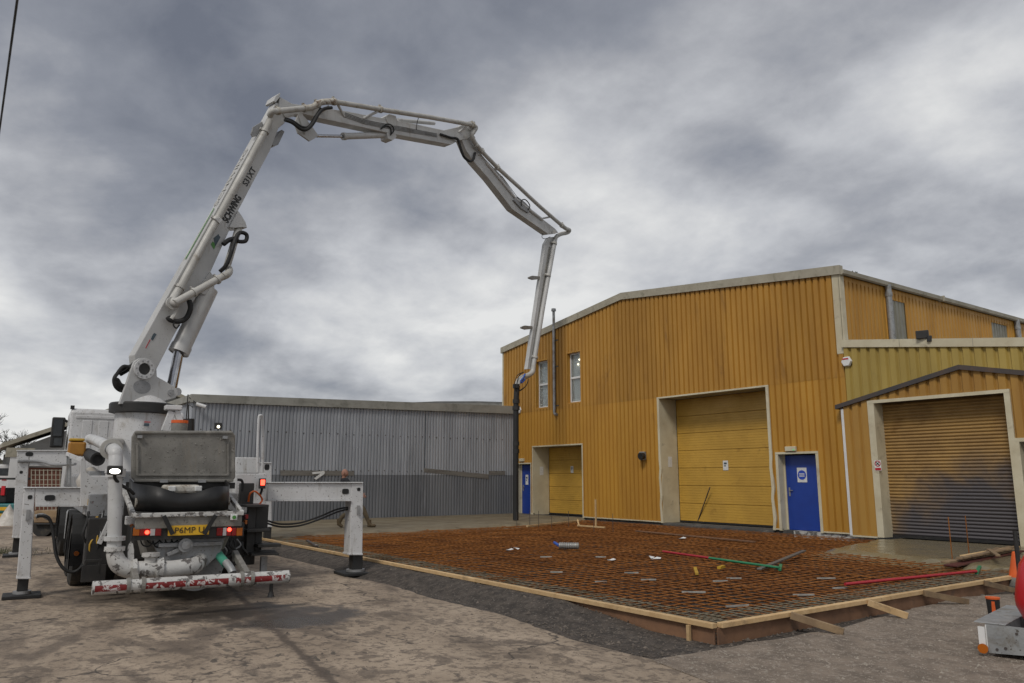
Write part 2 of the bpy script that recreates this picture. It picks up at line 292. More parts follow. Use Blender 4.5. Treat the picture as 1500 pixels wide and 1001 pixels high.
# ------------------------------------------------------------------ mesh builder
PM = {}                                   # world matrix of each empty / thing, by name
def frame(fwd, up=ZZ):
    f = V(fwd).normalized(); r = f.cross(up)
    if r.length < 1e-5: r = f.cross(V((1, 0, 0)))
    r.normalize(); return f, r, r.cross(f).normalized()
class MB:
    def __init__(s): s.v = []; s.f = []
    def add(s, vs, fs):
        k = len(s.v); s.v += [tuple(p) for p in vs]; s.f += [tuple(i + k for i in f) for f in fs]; return s
    def box(s, c, size, ax=None):
        c = V(c); a, b, d = ax or (V((1, 0, 0)), V((0, 1, 0)), V((0, 0, 1)))
        h = [q / 2 for q in size]
        vs = [c + a * (i * h[0]) + b * (j * h[1]) + d * (k * h[2]) for i in (-1, 1) for j in (-1, 1) for k in (-1, 1)]
        return s.add(vs, [(0, 1, 3, 2), (4, 6, 7, 5), (0, 4, 5, 1), (2, 3, 7, 6), (0, 2, 6, 4), (1, 5, 7, 3)])
    def mm(s, x0, x1, y0, y1, z0, z1):
        return s.box(((x0 + x1) / 2, (y0 + y1) / 2, (z0 + z1) / 2), (abs(x1 - x0), abs(y1 - y0), abs(z1 - z0)))
    def bar(s, p0, p1, wd, ht, up=ZZ):
        p0, p1 = V(p0), V(p1); f, r, u = frame(p1 - p0, up)
        return s.box((p0 + p1) / 2, ((p1 - p0).length, wd, ht), (f, r, u))
    def cyl(s, p0, p1, r0, r1=None, n=16, cap=True):
        p0, p1 = V(p0), V(p1); r1 = r0 if r1 is None else r1; f, r, u = frame(p1 - p0)
        vs = []
        for p, q in ((p0, r0), (p1, r1)):
            vs += [p + r * (q * math.cos(2 * math.pi * i / n)) + u * (q * math.sin(2 * math.pi * i / n)) for i in range(n)]
        fs = [(i, (i + 1) % n, n + (i + 1) % n, n + i) for i in range(n)]
        if cap: fs += [tuple(range(n))[::-1], tuple(range(n, 2 * n))]
        return s.add(vs, fs)
    def ring(s, p0, p1, ri, ro, n=20):
        p0, p1 = V(p0), V(p1); f, r, u = frame(p1 - p0); vs = []
        for p in (p0, p1):
            for q in (ri, ro):
                vs += [p + r * (q * math.cos(2 * math.pi * i / n)) + u * (q * math.sin(2 * math.pi * i / n)) for i in range(n)]
        fs = []
        for i in range(n):
            j = (i + 1) % n
            fs += [(i, n + i, n + j, j), (2 * n + i, 2 * n + j, 3 * n + j, 3 * n + i), (n + i, 3 * n + i, 3 * n + j, n + j), (i, j, 2 * n + j, 2 * n + i)]
        return s.add(vs, fs)
    def tube(s, pts, r, n=10, cap=True):
        pts = [V(p) for p in pts]; rings = []; prev = None
        rr = r if isinstance(r, (list, tuple)) else [r] * len(pts)
        for i, p in enumerate(pts):
            t = (pts[min(i + 1, len(pts) - 1)] - pts[max(i - 1, 0)]).normalized()
            if prev is None: _, a, b = frame(t)
            else:
                a = (prev - t * prev.dot(t)).normalized(); b = a.cross(t)
            prev = a
            rings.append([p + a * (rr[i] * math.cos(2 * math.pi * k / n)) + b * (rr[i] * math.sin(2 * math.pi * k / n)) for k in range(n)])
        vs = [q for g in rings for q in g]; fs = []
        for i in range(len(rings) - 1):
            for k in range(n):
                j = (k + 1) % n; fs.append((i * n + k, i * n + j, (i + 1) * n + j, (i + 1) * n + k))
        if cap: fs += [tuple(range(n)), tuple(range((len(rings) - 1) * n, len(rings) * n))[::-1]]
        return s.add(vs, fs)
    def prism(s, outline, ext):
        n = len(outline); o = [V(p) for p in outline]; e = V(ext)
        vs = o + [p + e for p in o]
        return s.add(vs, [tuple(range(n)), tuple(range(n, 2 * n))[::-1]] + [(i, n + i, n + (i + 1) % n, (i + 1) % n) for i in range(n)])
    def lathe(s, c, prof, n=32):
        c = V(c); vs = [c + V((r * math.cos(2 * math.pi * i / n), r * math.sin(2 * math.pi * i / n), z)) for r, z in prof for i in range(n)]
        fs = [(a * n + i, a * n + (i + 1) % n, (a + 1) * n + (i + 1) % n, (a + 1) * n + i) for a in range(len(prof) - 1) for i in range(n)]
        fs += [tuple(range(n))[::-1], tuple(range((len(prof) - 1) * n, len(prof) * n))]
        return s.add(vs, fs)
    def build(s, name, mat, parent=None, bevel=0, smooth=False, kind=None, fix=True):
        me = bpy.data.meshes.new(name); vs = s.v
        if parent is not None and parent.name in PM:
            inv = PM[parent.name].inverted(); vs = [tuple(inv @ V(p)) for p in vs]
        me.from_pydata(vs, [], s.f)
        if fix:
            bm = bmesh.new(); bm.from_mesh(me); bmesh.ops.recalc_face_normals(bm, faces=bm.faces[:]); bm.to_mesh(me); bm.free()
        me.materials.append(MATS[mat])
        o = bpy.data.objects.new(name, me); COL.objects.link(o)
        if smooth:
            me.polygons.foreach_set('use_smooth', [True] * len(me.polygons))
            e = [x for x in me.edges]
            me.set_sharp_from_angle(angle=math.radians(40))
        if parent is not None:
            o.parent = parent
            if parent.name in PM: PM[o.name] = PM[parent.name]
        if bevel:
            b = o.modifiers.new('bevel', 'BEVEL'); b.width = bevel; b.segments = 2; b.limit_method = 'ANGLE'; b.angle_limit = math.radians(35)
        if kind: o['kind'] = kind
        return o
def tag(o, label, cat, group=None):
    o['label'] = label; o['category'] = cat
    if group: o['group'] = group
    return o
def thing(name, label, cat, loc, rot=0., group=None):
    o = bpy.data.objects.new(name, None); COL.objects.link(o); o.location = loc; o.rotation_euler = (0, 0, rot); o.empty_display_size = .2
    PM[o.name] = Matrix.Translation(V(loc)) @ Matrix.Rotation(rot, 4, 'Z')
    return tag(o, label, cat, group)
def structure(o): o['kind'] = 'structure'; return o
def smooth_pts(pts, k=6):
    """Catmull-Rom through the points"""
    p = [V(q) for q in pts]; out = []
    for i in range(len(p) - 1):
        a, b, c, d = p[max(i - 1, 0)], p[i], p[i + 1], p[min(i + 2, len(p) - 1)]
        for j in range(k):
            t = j / k; out.append(.5 * ((2 * b) + (c - a) * t + (2 * a - 5 * b + 4 * c - d) * t * t + (3 * b - a - 3 * c + d) * t ** 3))
    return out + [p[-1]]
def text(name, body, mat, parent, o, xa, ya, width, height, depth=.006, bold=.008):
    cu = bpy.data.curves.new('lettering', 'FONT'); cu.body = body; cu.extrude = .5; cu.resolution_u = 3; cu.offset = bold
    ob = bpy.data.objects.new('lettering_curve', cu); COL.objects.link(ob); bpy.context.view_layer.update()
    me = ob.to_mesh(); vs = [v.co.copy() for v in me.vertices]; fs = [tuple(p.vertices) for p in me.polygons]; ob.to_mesh_clear()
    bpy.data.objects.remove(ob); bpy.data.curves.remove(cu)
    x0 = min(v.x for v in vs); x1 = max(v.x for v in vs); y0 = min(v.y for v in vs); y1 = max(v.y for v in vs)
    xa, ya = V(xa).normalized(), V(ya).normalized(); za = xa.cross(ya)
    m = MB(); m.add([V(o) + xa * ((v.x - x0) / (x1 - x0) * width) + ya * ((v.y - y0) / (y1 - y0) * height) + za * ((v.z + .5) * depth) for v in vs], fs)
    return m.build(name, mat, parent)
def dup(root, label=None):
    r = root.copy(); COL.objects.link(r)
    if label: r['label'] = label
    for ch in list(root.children):
        c = ch.copy(); COL.objects.link(c); c.parent = r
        for g in ch.children:
            d = g.copy(); COL.objects.link(d); d.parent = c
    return r
def fbm(x, y, s=1., o=4): return mnoise.fractal(V((x * s, y * s, 1.7)), 1., 2., o)
# ================================================================== GROUND
m = MB(); n = 60
def gh(x, y): return -.012 + .010 * fbm(x, y, .8)
xs = [-600, -200, -90, -45] + [-30 + i * .5 for i in range(73)] + [25, 120, 600]
ys = [-600, -200, -60, -20] + [-6 + i * .5 for i in range(60)] + [45, 150, 600]
m.add([(x, y, (gh(x, y) if -45 < x < 25 and -20 < y < 45 else -.012)) for x in xs for y in ys],
      [(i * len(ys) + j, (i + 1) * len(ys) + j, (i + 1) * len(ys) + j + 1, i * len(ys) + j + 1) for i in range(len(xs) - 1) for j in range(len(ys) - 1)])
structure(m.build('ground', 'gravel_dark', smooth=True))
def ragged(pts, step=.18, amp=.07, seed=0):
    out = []
    for a, b in zip(pts[:-1], pts[1:]):
        L = (b - a).length; k = max(1, int(L / step)); t = (b - a) / max(L, 1e-6); nv = V((-t.y, t.x, 0))
        for i in range(k):
            p = a.lerp(b, i / k); out.append(p + nv * (amp * (mnoise.noise(V((p.x * 2.3, p.y * 2.3, seed))) + .6 * mnoise.noise(V((p.x * 7, p.y * 7, seed))))))
    out.append(pts[-1]); return out
edge = [gz(x, y, .012) for x, y in ((396, 796), (425, 806), (470, 824), (510, 846), (556, 853), (640, 878), (745, 903), (850, 941), (955, 966))]
edge = [V((-60, edge[0].y + .2, .012)), V((-21, edge[0].y + .1, .012))] + edge
out = ragged(edge)
out += [V((2, 4.6, .012)), V((20, 4.5, .012)), V((20, -60, .012)), V((-60, -60, .012))]
m = MB().prism(out, (0, 0, -.06)); structure(m.build('yard', 'yard_concrete'))
# lighter compacted gravel towards the right
ed = [gz(x, y, .02) for x, y in ((955, 967), (1050, 951), (1130, 937), (1200, 925), (1250, 915), (1330, 893), (1400, 876), (1500, 868))]
ed += [V((ed[-1].x + .1, 16, .02)), V((ed[-1].x + .3, 18.4, .02))]
o2 = ragged(ed, .14, .06, 5) + [V((20, 18.4, .02)), V((20, 4.4, .02)), V((-1.0, 4.4, .02))]
structure(MB().prism(o2, (0, 0, -.06)).build('gravel_apron', 'gravel_light'))
# gravel banked up against the long form
def bank_h(x, y):
    d = SLY - .05 - y; e = min(1, max(0, (SLX - .7 - x) / 1.6)); t_ = min(1, max(0, 1 - d / .75)); return -.03 + (.155 * e + .02) * t_ * t_ * (3 - 2 * t_) + .012 * fbm(x, y, 4.) * t_
SLX, SLY = -5.42, 6.42
nx_, ny_ = 110, 9
structure(MB().add([(SLX - .05 - 16.5 * i / nx_, SLY - .045 - .007 * 16.5 * i / nx_ - .85 * j / ny_, bank_h(SLX - .05 - 16.5 * i / nx_, SLY - .045 - .85 * j / ny_)) for i in range(nx_ + 1) for j in range(ny_ + 1)],
    [(i * (ny_ + 1) + j, (i + 1) * (ny_ + 1) + j, (i + 1) * (ny_ + 1) + j + 1, i * (ny_ + 1) + j + 1) for i in range(nx_) for j in range(ny_)]).build('gravel_bank', 'gravel_dark', smooth=True, fix=False))
# loose stones
def stones(name, label, mat, pts, smin, smax):
    m = MB()
    for p in pts:
        r = random.uniform(smin, smax) * (1 if random.random() < .93 else 2.2); a = random.random() * 6.3
        c, s_ = math.cos(a), math.sin(a); vs = []
        for dx, dy, dz in ((1, 0, 0), (0, .8, 0), (-.9, 0, 0), (0, -.75, 0), (.15, .1, .62), (0, 0, -.3)):
            j = random.uniform(.75, 1.2) * r; vs.append((p[0] + (dx * c - dy * s_) * j, p[1] + (dx * s_ + dy * c) * j, p[2] + dz * j))
        m.add(vs, [(0, 1, 4), (1, 2, 4), (2, 3, 4), (3, 0, 4), (1, 0, 5), (2, 1, 5), (3, 2, 5), (0, 3, 5)])
    o = m.build(name, mat, kind='stuff', fix=False); o['label'] = label; o['category'] = 'gravel'; return o
def inside(px0, py0, px1, py1): return gz(random.uniform(px0, px1), random.uniform(py0, py1), 0)
pa, pb, pc = [], [], []
SLX, SLY = -5.42, 6.42          # outer corner of the formwork
def in_poly(p, poly):
    c = False; j = len(poly) - 1
    for i in range(len(poly)):
        a, b = poly[i], poly[j]
        if (a.y > p.y) != (b.y > p.y) and p.x < (b.x - a.x) * (p.y - a.y) / (b.y - a.y) + a.x: c = not c
        j = i
    return c
for _ in range(60000):
    p = V((random.uniform(-22, -1.5), random.uniform(2.2, 15), 0)); d = p.length
    if d < 4.2 or random.random() > min(1, (9 / d) ** 2): continue
    q = in_poly(p, o2)
    if q: pb.append((p.x, p.y, .02))
    elif not in_poly(p, out) and not (p.x < SLX and p.y > SLY): pa.append((p.x, p.y, max(-.008, bank_h(p.x, p.y)) if SLY - .85 < p.y < SLY and p.x < SLX else -.008))
    elif in_poly(p, out) and random.random() < .13: pc.append((p.x, p.y, .012))
stones('loose_gravel', 'dark loose gravel strip beside the timber formwork', 'stone_a', pa, .006, .022)
stones('loose_gravel', 'pale loose gravel on the apron by the steel tray', 'stone_b', pb, .004, .012)
stones('loose_grit', 'scattered grit lying on the stained yard concrete', 'stone_a', pc, .004, .011)
# ================================================================== SLAB: base, formwork, mesh, concrete
FX0, FX1, FY0, FY1 = -27.0, SLX, SLY, 18.95
structure(MB().mm(-26.2, SLX - .03, SLY + .03, 18.9, -.05, .018).build('sub_base', 'sub_base'))
fw = thing('slab_formwork', 'pale timber rail on brown boards edging the rusty mesh bed', 'formwork', (SLX, SLY, 0))
def plank_run(p0, p1, seg, zt, th, ht, mat, name, zj=.0):
    L = (p1 - p0).length; d = (p1 - p0) / L; x = 0; i = 0
    while x < L - .05:
        e = min(L, x + seg * random.uniform(.85, 1.15))
        if L - e < .5: e = L
        j = V((-d.y, d.x, 0)) * random.uniform(-.006, .006)
        MB().bar(p0 + d * (x + .003) + ZZ * (zt - ht / 2 + random.uniform(-zj, zj)) + j, p0 + d * (e - .003) + ZZ * (zt - ht / 2) + j, th, ht).build(name, mat, fw, bevel=.004)
        x = e; i += 1
plank_run(V((SLX - .0, SLY, 0)), V((-21.5, SLY - .12, 0)), 4.2, .20, .075, .05, 'fresh_timber', 'rail', .002)
plank_run(V((SLX, SLY + .06, 0)), V((SLX + .1, 19.0, 0)), 3.0, .20, .075, .05, 'fresh_timber', 'rail', .002)
plank_run(V((SLX - .02, SLY + .012, 0)), V((-21.5, SLY - .108, 0)), 2.44, .149, .022, .19, 'brown_ply', 'board')
plank_run(V((SLX - .012, SLY + .03, 0)), V((SLX + .088, 19.0, 0)), 2.44, .149, .022, .19, 'brown_ply', 'board')
for x, y in ((725, 876), (1055, 922)):
    p = gz(x, y, .05); MB().mm(p.x - .02, p.x + .02, SLY - .075, SLY - .045, -.05, .145).build('peg', 'fresh_timber', fw)
# timber struts propping the right-hand form
for i, (a, b, mt, lb) in enumerate((((1143, 899), (1236, 926), 'old_timber', 'greenish weathered timber strut propping the formwork next to its corner'), ((1252, 880), (1330, 903), 'fresh_timber', 'clean pale timber strut propping the formwork'),
                       ((1345, 868), (1418, 882), 'old_timber', 'brown timber strut propping the formwork beyond the clean pale strut'), ((1420, 852), (1492, 867), 'old_timber', 'dark timber strut propping the formwork near the traffic cone'))):
    p0 = gz(*a, .17); p0.x = SLX + .05 + (p0.y - SLY) * .008; p1 = gz(*b, .045)
    d = (p1 - p0).normalized(); mb = MB().bar(p0 - d * .0, p1, .05, .075); tag(mb.build('timber_strut', mt, bevel=.004), lb, 'timber', 'timber struts propping the formwork')
# mesh sheets
def mesh_sheet(lx, ly, pitch=.2, r=.006):
    m = MB()
    def rod(p0, p1, r):
        p0, p1 = V(p0), V(p1); f, a, b = frame(p1 - p0)
        vs = [p + a * (r * q) + b * (r * s) for p in (p0, p1) for q, s in ((1, 0), (0, 1), (-1, 0), (0, -1))]
        m.add(vs, [(0, 1, 5, 4), (1, 2, 6, 5), (2, 3, 7, 6), (3, 0, 4, 7)])
    nx = int(lx / pitch); ny = int(ly / pitch)
    for j in range(ny + 1):
        y = j * pitch; pts = [(-.08, y), (lx * .33, y + random.uniform(-.008, .008)), (lx * .66, y + random.uniform(-.008, .008)), (lx + .08, y)]
        zz = [random.uniform(-.010, .010) for _ in pts]
        for k in range(3): rod((*pts[k], zz[k]), (*pts[k + 1], zz[k + 1]), r)
    for i in range(nx + 1):
        x = i * pitch; zz = [random.uniform(-.008, .008) for _ in range(3)]
        rod((x, -.08, .012 + zz[0]), (x + random.uniform(-.006, .006), ly / 2, .012 + zz[1]), r); rod((x, ly / 2, .012 + zz[1]), (x, ly + .08, .012 + zz[2]), r)
    return m
rows, cols = 5, 4; LX, LY = 4.0, 2.4
protos = [mesh_sheet(LX, LY).build('mesh_sheet', mt, fix=False) for mt in ('rust_shaded', 'rust_bar')] + [mesh_sheet(LX, LY).build('mesh_sheet', 'new_bar', fix=False)]
used = set()
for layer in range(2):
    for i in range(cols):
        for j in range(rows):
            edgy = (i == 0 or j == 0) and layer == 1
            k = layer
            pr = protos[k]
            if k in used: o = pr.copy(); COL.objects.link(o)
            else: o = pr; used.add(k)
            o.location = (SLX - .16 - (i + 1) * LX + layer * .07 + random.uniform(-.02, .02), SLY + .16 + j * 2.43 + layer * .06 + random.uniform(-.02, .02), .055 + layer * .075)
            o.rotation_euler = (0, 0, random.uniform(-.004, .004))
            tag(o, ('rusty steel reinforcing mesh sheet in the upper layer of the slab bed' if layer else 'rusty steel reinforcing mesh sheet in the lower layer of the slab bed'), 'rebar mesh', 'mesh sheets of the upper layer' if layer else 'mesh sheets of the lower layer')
# newer, greyer edge mesh along the two near forms
o = protos[2]
edge_lbl = 'new grey steel mesh strip laid along the timber rail'
def edge_strip(n_, lx, loc, rz):
    m = mesh_sheet(lx, .45, .15, .006); o = m.build('mesh_strip', 'new_bar', fix=False); o.location = loc; o.rotation_euler = (0, 0, rz)
    tag(o, edge_lbl, 'rebar mesh', 'grey edge mesh strips')
bpy.data.objects.remove(protos[2])
for k in range(4): edge_strip(k, 3.8, (SLX - .12 - 3.9 * (k + 1), SLY + .07, .155 + .003 * k), 0)
for k in range(3): edge_strip(k, 3.8, (SLX - .06, SLY + .2 + 3.9 * k, .156 + .003 * k), math.pi / 2)
# grey concrete spacer bars lying between the mesh layers
sp0 = None; spn = 0
for x, y, L in sorted(((955, 857, .5), (1016, 866, .55), (985, 871, .35), (1080, 886, .55), (925, 838, .4), (760, 812, .5), (800, 815, .4), (815, 837, .35), (1005, 841, .3), (1055, 850, .4), (1122, 855, .4), (1177, 870, .5), (1210, 846, .5), (1155, 838, .35), (880, 851, .3), (1075, 846, .4), (1240, 836, .35), (1030, 826, .3), (880, 815, .35), (700, 826, .3), (660, 818, .3), (1290, 846, .4), (1110, 806, .3), (985, 806, .3), (915, 803, .3), (835, 829, .3), (950, 848, .4), (1140, 868, .45), (1000, 880, .4), (1230, 860, .4)), key=lambda q: (q[0] * 7919) % 13)[:13]:
    p = gz(x, y, .16)
    if sp0 is None:
        sp0 = MB().prism([(-.2, -.02, 0), (-.2, .02, 0), (-.2, .012, .035), (-.2, -.012, .035)], (.4, 0, 0)).build('spacer_bar', 'spacer', bevel=.003); o = sp0
    else: o = sp0.copy(); COL.objects.link(o)
    o.location = (p.x, p.y, .137); o.scale = (L / .7, .7, .6); o.rotation_euler = (0, 0, 1.05 + random.uniform(-.25, .25))
    tag(o, 'pale concrete spacer bar lying in the rusty mesh', 'spacer', 'spacer bars in the mesh bed')
# poured concrete: lumpy leading edge
def pour(name, x0, x1, y0, y1, dist, mat, step=.1, label=None):
    nx = int((x1 - x0) / step); ny = int((y1 - y0) / step); vs = []; fs = []
    for i in range(nx + 1):
        for j in range(ny + 1):
            x = x0 + (x1 - x0) * i / nx; y = y0 + (y1 - y0) * j / ny
            d = dist(x, y) + .35 * fbm(x, y, 1.1) + .10 * fbm(x, y, 5.)
            t = min(1, max(0, d / .75)); h = t * t * (3 - 2 * t)
            z = .0 + h * .205 + (1 - abs(2 * h - 1)) * .05 * fbm(x, y, 7.) + .006 * fbm(x, y, 3.) * h
            if t >= 1: z = .205 + max(0, 1 - d / 2.2) * .022 * fbm(x, y, 6.)
            vs.append((x, y, z))
    for i in range(nx):
        for j in range(ny):
            q = (i * (ny + 1) + j, (i + 1) * (ny + 1) + j, (i + 1) * (ny + 1) + j + 1, i * (ny + 1) + j + 1)
            if max(vs[k][2] for k in q) > .012: fs.append(q)
    o = MB().add(vs, fs).build(name, mat, smooth=True, fix=False); structure(o); return o
bA, bB, bC = gz(430, 786, .15), gz(700, 781, .15), gz(880, 778, .15)
def dist_left(x, y):
    lx = -19.4 + (y - 6.5) * (-.02) if y < 14 else -19.55 - (y - 14) * .35
    return lx - x
pour('poured_concrete', -26.25, -18.2, 6.45, 18.93, dist_left, 'wet_rough', .09)
q1, q2, q3 = gz(1190, 803, .2), gz(1385, 825, .2), gz(1500, 826, .2)
def dist_right(x, y):
    a = V((q2.x - q1.x, q2.y - q1.y)); L = a.length; nrm = V((-a.y, a.x)) / L
    if nrm.dot(V((-8 - q1.x, 19 - q1.y))) < 0: nrm = -nrm
    d1 = nrm.dot(V((x - q1.x, y - q1.y)))
    c1 = gz(1296, 786, .2); b = V((c1.x - q1.x, c1.y - q1.y)); nb = V((-b.y, b.x)).normalized()
    if nb.dot(V((q2.x - q1.x, q2.y - q1.y))) < 0: nb = -nb
    return min(d1, nb.dot(V((x - q1.x, y - q1.y)))) + .3
pour('poured_concrete', -13.5, -5.5, 12.0, 18.72, dist_right, 'wet_smooth', .08)
# timber left in front of the left-hand doors
tag(MB().bar(gz(772, 771, .21), gz(851, 763, .21), .05, .05).build('timber_form', 'fresh_timber', bevel=.004), 'pale timber batten edging the wet concrete by the yellow garage door', 'timber')
stk = thing('marker_stake', 'upright pale timber stake standing on a timber foot before the ochre wall', 'stake', gz(873, 770, .15))
b0 = gz(873, 771, .15); tp_ = b0 + ZZ * .82
MB().bar(b0, tp_, .045, .045).build('post', 'fresh_timber', stk, bevel=.003)
MB().bar(gz(846, 770, .17), gz(886, 773, .17), .05, .045).build('foot', 'fresh_timber', stk, bevel=.003)
MB().bar(gz(846, 762, .3), gz(848, 770, .17), .045, .045).build('short_post', 'fresh_timber', stk, bevel=.003)
tag(MB().bar(gz(932, 778, .17), gz(1105, 794, .17), .09, .03).build('kicker_board', 'brown_ply', bevel=.003), 'long orange brown board lying at the foot of the wall plinth', 'board')
for x in (757, 776, 789, 808, 833, 870, 898):
    p = gz(x, 770 if x < 840 else 776, .2); q = MB().cyl((p.x, p.y, .0), (p.x, p.y, .2 + random.uniform(.3, .5)), .008, n=6).build('steel_pin', 'dark_brown'); tag(q, 'thin rusty steel pin standing in wet concrete before the left doors', 'steel pin', 'pins by the left doors')
for x, y in ((1395, 820), (1420, 816)):
    p = gz(x, y, .2); tag(MB().cyl((p.x, p.y, .0), (p.x, p.y, .95), .009, n=6).build('steel_pin', 'rust_bar'), 'tall rusty steel pin standing by the plank pile', 'steel pin', 'pins by the plank pile')
# ================================================================== YELLOW WAREHOUSE
FYW = 19.0; X0, X1, XR = -27.05, -11.25, -19.6; ZE, ZR = 7.08, 8.02
wh = thing('yellow_warehouse', 'large ochre corrugated warehouse with low gable and two yellow doors', 'warehouse', ((X0 + X1) / 2, FYW, 0))
def rooftop(x): return ZR - abs(x - XR) * (ZR - ZE) / (7.45 if x < XR else 8.35) + (0 if x < XR else 0)
SPLIT = {}
def cladding(parent, mat, matu, O, u, nrm, u0, u1, zb, zt, openings, pitch, depth, sheet, seam=None, crown=.64, name='cladding_sheet', extra=None):
    br = set([u0, u1]); k = math.floor(u0 / pitch)
    vw = (1 - crown) * pitch
    prof = lambda s: 0.
    pts = []
    while k * pitch < u1 + pitch:
        b = k * pitch; pts += [(b, depth), (b + crown * pitch, depth), (b + crown * pitch + vw * .3, 0.), (b + pitch - vw * .3, 0.)]; k += 1
    def off(s):
        for (a, da), (b, db) in zip(pts[:-1], pts[1:]):
            if a <= s <= b: return da + (db - da) * (s - a) / (b - a)
        return depth
    for a, _ in pts:
        if u0 < a < u1: br.add(round(a, 5))
    for ou0, ou1, oz0, oz1 in openings:
        for q in (ou0, ou1):
            if u0 < q < u1: br.add(round(q, 5))
    br = sorted(br); sheets = {}
    for a, b in zip(br[:-1], br[1:]):
        if b - a < 1e-4: continue
        mid = (a + b) / 2; iv = [(zb, None)]
        cuts = sorted([(oz0, oz1) for ou0, ou1, oz0, oz1 in openings if ou0 < mid < ou1])
        segs = []; z = zb
        for c0, c1 in cuts:
            if c0 > z + .01: segs.append((z, c0))
            z = max(z, c1)
        segs.append((z, None)); fin_ = []
        for s0, s1 in segs:
            if seam and s0 < seam and (s1 is None or s1 > seam): fin_ += [(s0, seam, 0), (seam, s1, 1)]
            else: fin_.append((s0, s1, 1 if seam and s0 >= seam else 0))
        for s0, s1, tier in fin_:
            ta = zt(a) if s1 is None else s1; tb_ = zt(b) if s1 is None else s1
            if min(ta, tb_) <= s0 + .005: continue
            key = (math.floor((mid - u0) / sheet), tier); mb = sheets.setdefault(key, MB())
            oa, ob = off(a) + (.006 if tier else 0), off(b) + (.006 if tier else 0)
            lo = s0 - (.05 if tier and s0 == seam else 0)
            mb.add([O + u * a + nrm * oa + ZZ * lo, O + u * b + nrm * ob + ZZ * lo, O + u * b + nrm * ob + ZZ * tb_, O + u * a + nrm * oa + ZZ * ta], [(0, 1, 2, 3)])
    for (i, tier), mb in sorted(sheets.items()):
        nq = len(mb.f); par = list(range(nq))                      # a sheet cut through by an opening becomes separate sheets
        def root(q):
            while par[q] != q: q = par[q]
            return q
        seen = {}
        for q in range(nq):
            a0, b0, b1, a1 = [V(mb.v[k]) for k in mb.f[q]]
            for e, (lo_, hi_) in ((a0, (a0.z, a1.z)), (b0, (b0.z, b1.z))):
                key = (round(e.x, 3), round(e.y, 3))
                for q2, l2, h2 in seen.get(key, []):
                    if lo_ < h2 - .001 and l2 < hi_ - .001: par[root(q)] = root(q2)
                seen.setdefault(key, []).append((q, lo_, hi_))
        comp = {}
        for q in range(nq): comp.setdefault(root(q), MB()).add([mb.v[k] for k in mb.f[q]], [(0, 1, 2, 3)])
        for sub in comp.values(): sub.build(name, matu if tier else mat, parent, fix=False)
# openings (x0,x1,z0,z1)
G1 = (-24.93, -21.93, 0, 2.86); D1 = (-26.02, -25.1, 0, 2.2); M1 = (-17.96, -13.75, 0, 4.25); D2 = (-13.47, -12.28, 0, 2.3)
W1 = (-24.72, -23.94, 4.42, 6.32); W2 = (-22.72, -21.95, 4.48, 6.4)
OX = V((0, FYW, 0)); UX = V((1, 0, 0)); NY = V((0, -1, 0))
cladding(wh, 'ochre_sheet', 'ochre_upper', OX, UX, NY, X0, X1, .25, rooftop, [G1, D1, M1, D2, W1, W2], .2, .055, 1.0, seam=4.34, crown=.66)
# drip trim, plinth
for a, b in ((X0, D1[0]), (D1[1], G1[0]), (G1[1], M1[0]), (M1[1], D2[0]), (D2[1], X1)):
    if b - a > .12: MB().mm(a, b, FYW - .066, FYW + .02, .215, .249).build('drip_trim', 'cream_trim', wh)
MB().mm(X0, D2[1] - .9, FYW + .0, FYW + .25, -.3, .212).build('plinth', 'plinth', wh)
MB().mm(D2[1] - .86, X1, FYW - .02, FYW + .25, -.3, .212).build('plinth', 'whitewash', wh)
MB().mm(M1[0], M1[1], FYW - .09, FYW + .85, -.3, .19).build('threshold', 'plinth', wh, bevel=.01)
# screws along the seam and the corner
m = MB()
for x in [X0 + .15 + .4 * i for i in range(39)]:
    for z in (4.28, 2.6, 1.0, 5.8):
        if any(o_[0] - .03 < x < o_[1] + .03 and o_[2] < z < o_[3] for o_ in (G1, D1, M1, D2, W1, W2)): continue
        m.box((x, FYW - .042, z), (.022, .02, .022))
m.build('fixing_screws', 'dark_brown', wh)
# reveals and trims round an opening
def portal(op, rec, tw_, zb, head=.09, dents=False):
    a, b, _, zt = op
    for x, s_ in ((a, -1), (b, 1)):
        mb = MB(); k = 14 if dents else 1
        for i in range(k):
            z0 = zb + (zt - zb) * i / k; z1 = zb + (zt - zb) * (i + 1) / k
            o0 = .02 * math.sin(i * 2.1 + x) * (1 if dents and z0 < 2.2 else 0) ; o1 = .02 * math.sin((i + 1) * 2.1 + x) * (1 if dents and z1 < 2.2 else 0)
            xa, xb = sorted((x, x + s_ * tw_)); yf = FYW - .072
            vs = [(xa + o0, yf, z0), (xb + o0, yf, z0), (xb + o1, yf, z1), (xa + o1, yf, z1), (xa + o0, yf + .068, z0), (xb + o0, yf + .068, z0), (xb + o1, yf + .068, z1), (xa + o1, yf + .068, z1)]
            mb.add(vs, [(0, 1, 2, 3), (4, 7, 6, 5), (0, 3, 7, 4), (1, 5, 6, 2)])
        mb.build('jamb_trim', 'cream_trim', wh)
        xa, xb = sorted((x, x + s_ * .03)); MB().mm(xa, xb, FYW - .004, FYW + rec, zb, zt).build('reveal', 'cream_trim', wh)
    MB().mm(a - tw_, b + tw_, FYW - .078, FYW + .0, zt + .001, zt + head).build('head_trim', 'cream_trim', wh)
    MB().mm(a, b, FYW + .003, FYW + rec + .2, zt + .003, zt + .06).build('soffit', 'barge_trim', wh)
portal(G1, .75, .05, .2, .05); portal(M1, .75, .09, .2, .05, True); portal(D1, .16, .04, .2, .05); portal(D2, .2, .08, .2, .06)
